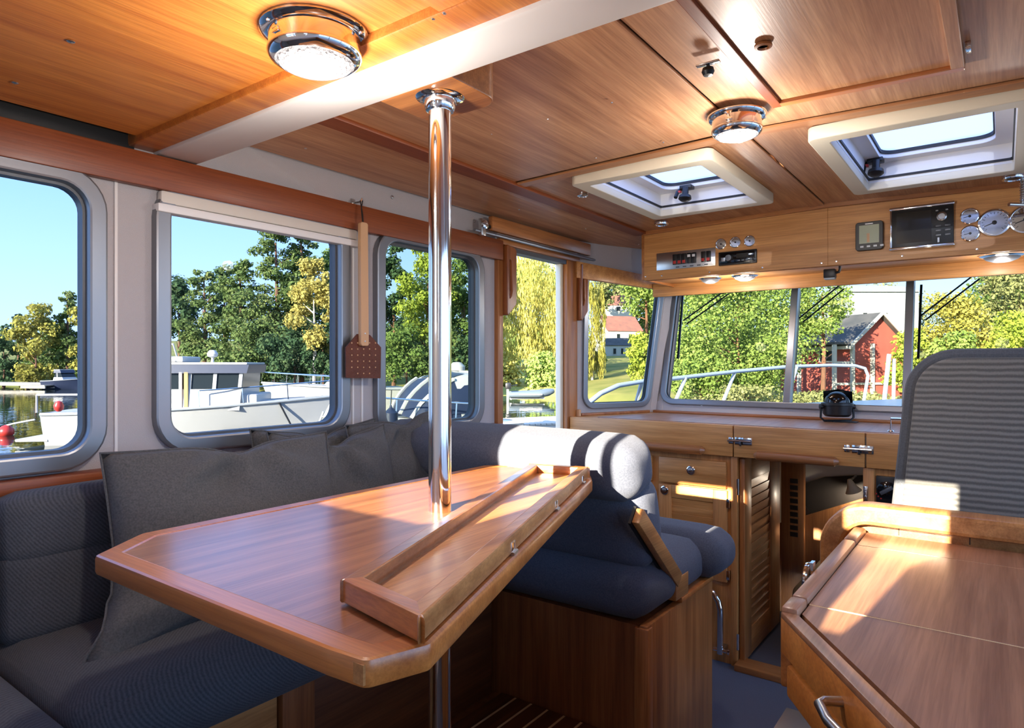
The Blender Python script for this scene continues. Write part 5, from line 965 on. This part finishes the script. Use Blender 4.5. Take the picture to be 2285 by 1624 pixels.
# distant boats and jetty
for i, (sx, bx, d, lb) in enumerate(((112, 182, 62, 'dark-hulled motorboat at the far jetty'), (250, 180, 64, 'second motorboat hidden by the window pillar'))):
    T, L, ed = boat('distant_boat', lb, sx, bx, d, d-.6, 2.2, .8, 1.0, 'bnavy' if i == 0 else 'bwhite'); cabin(T, L*.35, L*.7, .8, .85, 1.75, .2, -.5, 1.1, 1.5, (.4,))
def jetty(name, label, pxa, pxb, da, db, wid, z, n, posts=True):
    a, b = at(pxa, 812, d=da), at(pxb, 812, d=db); a.z = b.z = z; v = (b-a); L = v.length; T = thing(name, label, 'jetty', (a.x, a.y, ZW), math.atan2(v.y, v.x)); h = z-ZW
    for k in range(n): MB().box(L*k/n+.01, L*(k+1)/n-.01, -wid/2, wid/2, h-.05, h).build('plank', 'plankgrey', T, local=True)
    for s_ in (-1, 1): MB().box(0, L, s_*(wid/2-.1)-.06, s_*(wid/2-.1)+.06, h-.30, h-.05).build('beam', 'plankgrey', T, local=True)
    for k in range(int(L//4)+1): MB().tube([(min(L-.2, .2+4*k), 0, -.6), (min(L-.2, .2+4*k), 0, h-.05)], .14, 8).build('pile', 'bark', T, local=True)
    return T
jetty('far_jetty', 'low jetty at the far shore behind the red buoy', -60, 110, 66, 63, 1.6, -.45, 18); jetty('pontoon', 'grey plank pontoon close outside the doorway', 1020, 1330, 19.5, 21.5, 2.2, -.42, 26); jetty('landing_stage', 'white-edged floating stage by the distant boats', 58, 112, 61, 60.5, 1.2, -.6, 8)
for k in range(4):
    v = at(168+4*k, 985, d=15.5+.3*k)
# inflatable dinghy
v = at(1178, 812, d=41.5); T = thing('inflatable_dinghy', 'grey inflatable dinghy with outboard seen through the doorway', 'dinghy', (v.x, v.y, ZW), YAW+.08)
tb_ = []
for s_ in (-1, 1): MB().tube([(-1.2, s_*.55, .42), (.6, s_*.55, .45), (1.25, s_*.35, .55), (1.55, 0, .62)], .23, 10, rs=[.18, .23, .22, .17]).build('tube', 'ribgrey', T, smooth=True, local=True)
MB().box(-1.1, 1.0, -.4, .4, .15, .25).build('floor', 'bgrey', T, local=True); MB().box(-.2, .1, -.45, .45, .48, .53).build('thwart', 'bwood', T, local=True); MB().box(-1.12, -1.06, -.4, .4, .1, .6).build('transom', 'bgrey', T, local=True); MB().box(-.6, .8, -.80, -.775, .42, .48).build('stripe', 'bwhite', T, local=True)
OM = MB().box(-1.42, -1.05, -.17, .17, .75, 1.15).build('outboard', 'black', T, bevel=.08, local=True); MB().box(-1.34, -1.2, -.06, .06, -.2, .78).build('shaft', 'bgrey', OM, bevel=.02, local=True); MB().tube([(-1.1, 0, .95), (-.65, .05, 1.02)], .03, 6).build('tiller', 'black', OM, local=True)
v = at(1125, 880, d=40); 
# red mooring buoy with its rod
v = at(14, 963, z=ZW+.12); T = thing('mooring_buoy', 'red mooring buoy with a pale rod in the water', 'buoy', v); MB().lathe(v+Vector((0, 0, -.20)), (0, 0, 1), [(.0, 0), (.13, .03), (.21, .12), (.225, .2), (.21, .28), (.13, .38), (.04, .42)], 20).build('ball', 'buoy', T, smooth=True); MB().tube([v+Vector((0, 0, .2)), at(30, 945, d=v.length*.0+(-_s*v.x+_c*v.y)), at(78, 936, d=-_s*v.x+_c*v.y)], .03, 6).build('rod', 'bwhite', T, smooth=True)
# ------------------------------------------------------------------ own boat: foredeck, bow rail, wipers
fdk = MB().prism([(-1.55, 3.75, 1.03), (.85, 3.75, 1.03), (.60, 5.6, .98), (-.35, 7.6, .98), (-1.30, 5.6, .98)], (0, 0, .03)).build('foredeck', 'bwhite'); tag(fdk, 'white foredeck of the boat ahead of the windscreen', 'deck')
cl = MB().prism([(-2.05, AFT-.5, -1.3), (1.4, AFT-.5, -1.3), (1.2, 3.6, -1.3), (.6, 5.6, -1.3), (-.35, 7.4, -1.3), (-1.30, 5.6, -1.3), (-1.9, 3.6, -1.3)], (0, 0, .6)).build('own_hull', 'bwhite'); tag(cl, 'white hull of the boat below the deck', 'hull')
br = thing('bow_rail', 'bent aluminium bow rail in front of the windscreen', 'railing', (-.8, 5.2, 1.0))
RP = [at(1306, 905, d=4.25), at(1340, 878, d=4.35), at(1380, 860, d=4.5), at(1440, 850, d=4.75), at(1500, 845, d=5.0), at(1640, 829, d=5.6), at(1760, 818, d=6.2), at(1850, 815, d=6.6), at(1908, 816, d=6.85), at(1930, 822, d=6.9), at(1937, 838, d=6.9), at(1924, 915, d=6.88)]
MB().tube(RP, .017, 10).build('top_rail', 'railalu', br, smooth=True)
for (a, b, d) in (((1432, 852), (1418, 905), 4.72), ((1530, 842), (1503, 905), 5.1), ((1640, 830), (1612, 900), 5.6), ((1778, 818), (1752, 905), 6.25)):
    p0 = at(*a, d=d); p1 = at(*b, d=d); p1 = p0+(p1-p0)*1.4; MB().tube([p0, p1], .015, 8).build('stanchion', 'railalu', br, smooth=True)
bp = thing('anchor_post', 'pair of pale posts standing on the bow', 'post', at(1978, 920, d=7.0))
MB().tube([at(1984, 790, d=7.0), at(1968, 940, d=7.0)], .022, 8).build('post', 'railalu', bp, smooth=True); MB().tube([at(1995, 800, d=7.1), at(1993, 940, d=7.1)], .018, 8).build('post', 'bwhite', bp, smooth=True)
for i, (x, arm, bl0, bl1, lb) in enumerate(((0, ((1618, 648), (1525, 715)), (1524, 655), (1513, 800), 'windscreen wiper on the left pane'), (0, ((1875, 635), (1783, 710)), (1785, 650), (1775, 805), 'windscreen wiper on the middle pane'), (0, ((2175, 612), (2055, 704)), (2056, 635), (2049, 800), 'windscreen wiper on the right pane'))):
    T = thing('wiper', lb, 'wiper', at(*bl1, d=3.2)); R3 = lambda q, o_=0: (lambda r: Vector((0, 0, EYE))+r*((3.5-.18/.62*(1.11-EYE)+.05+o_)/(r.y-.18/.62*r.z)))(at(*q, d=1)-Vector((0, 0, EYE)))
    a0, a1 = R3(arm[0]), R3(arm[1]); off = Vector((.018, 0, -.022)); MB().tube([a0, a1], .004, 6).build('arm', 'black', T); MB().tube([a0+off, a1+off], .004, 6).build('arm', 'black', T)
    b0, b1 = R3(bl0), R3(bl1); MB().obox((b0+b1)/2, (b1-b0)/2, (.005, 0, 0), (0, .006, 0)).build('blade', 'black', T)
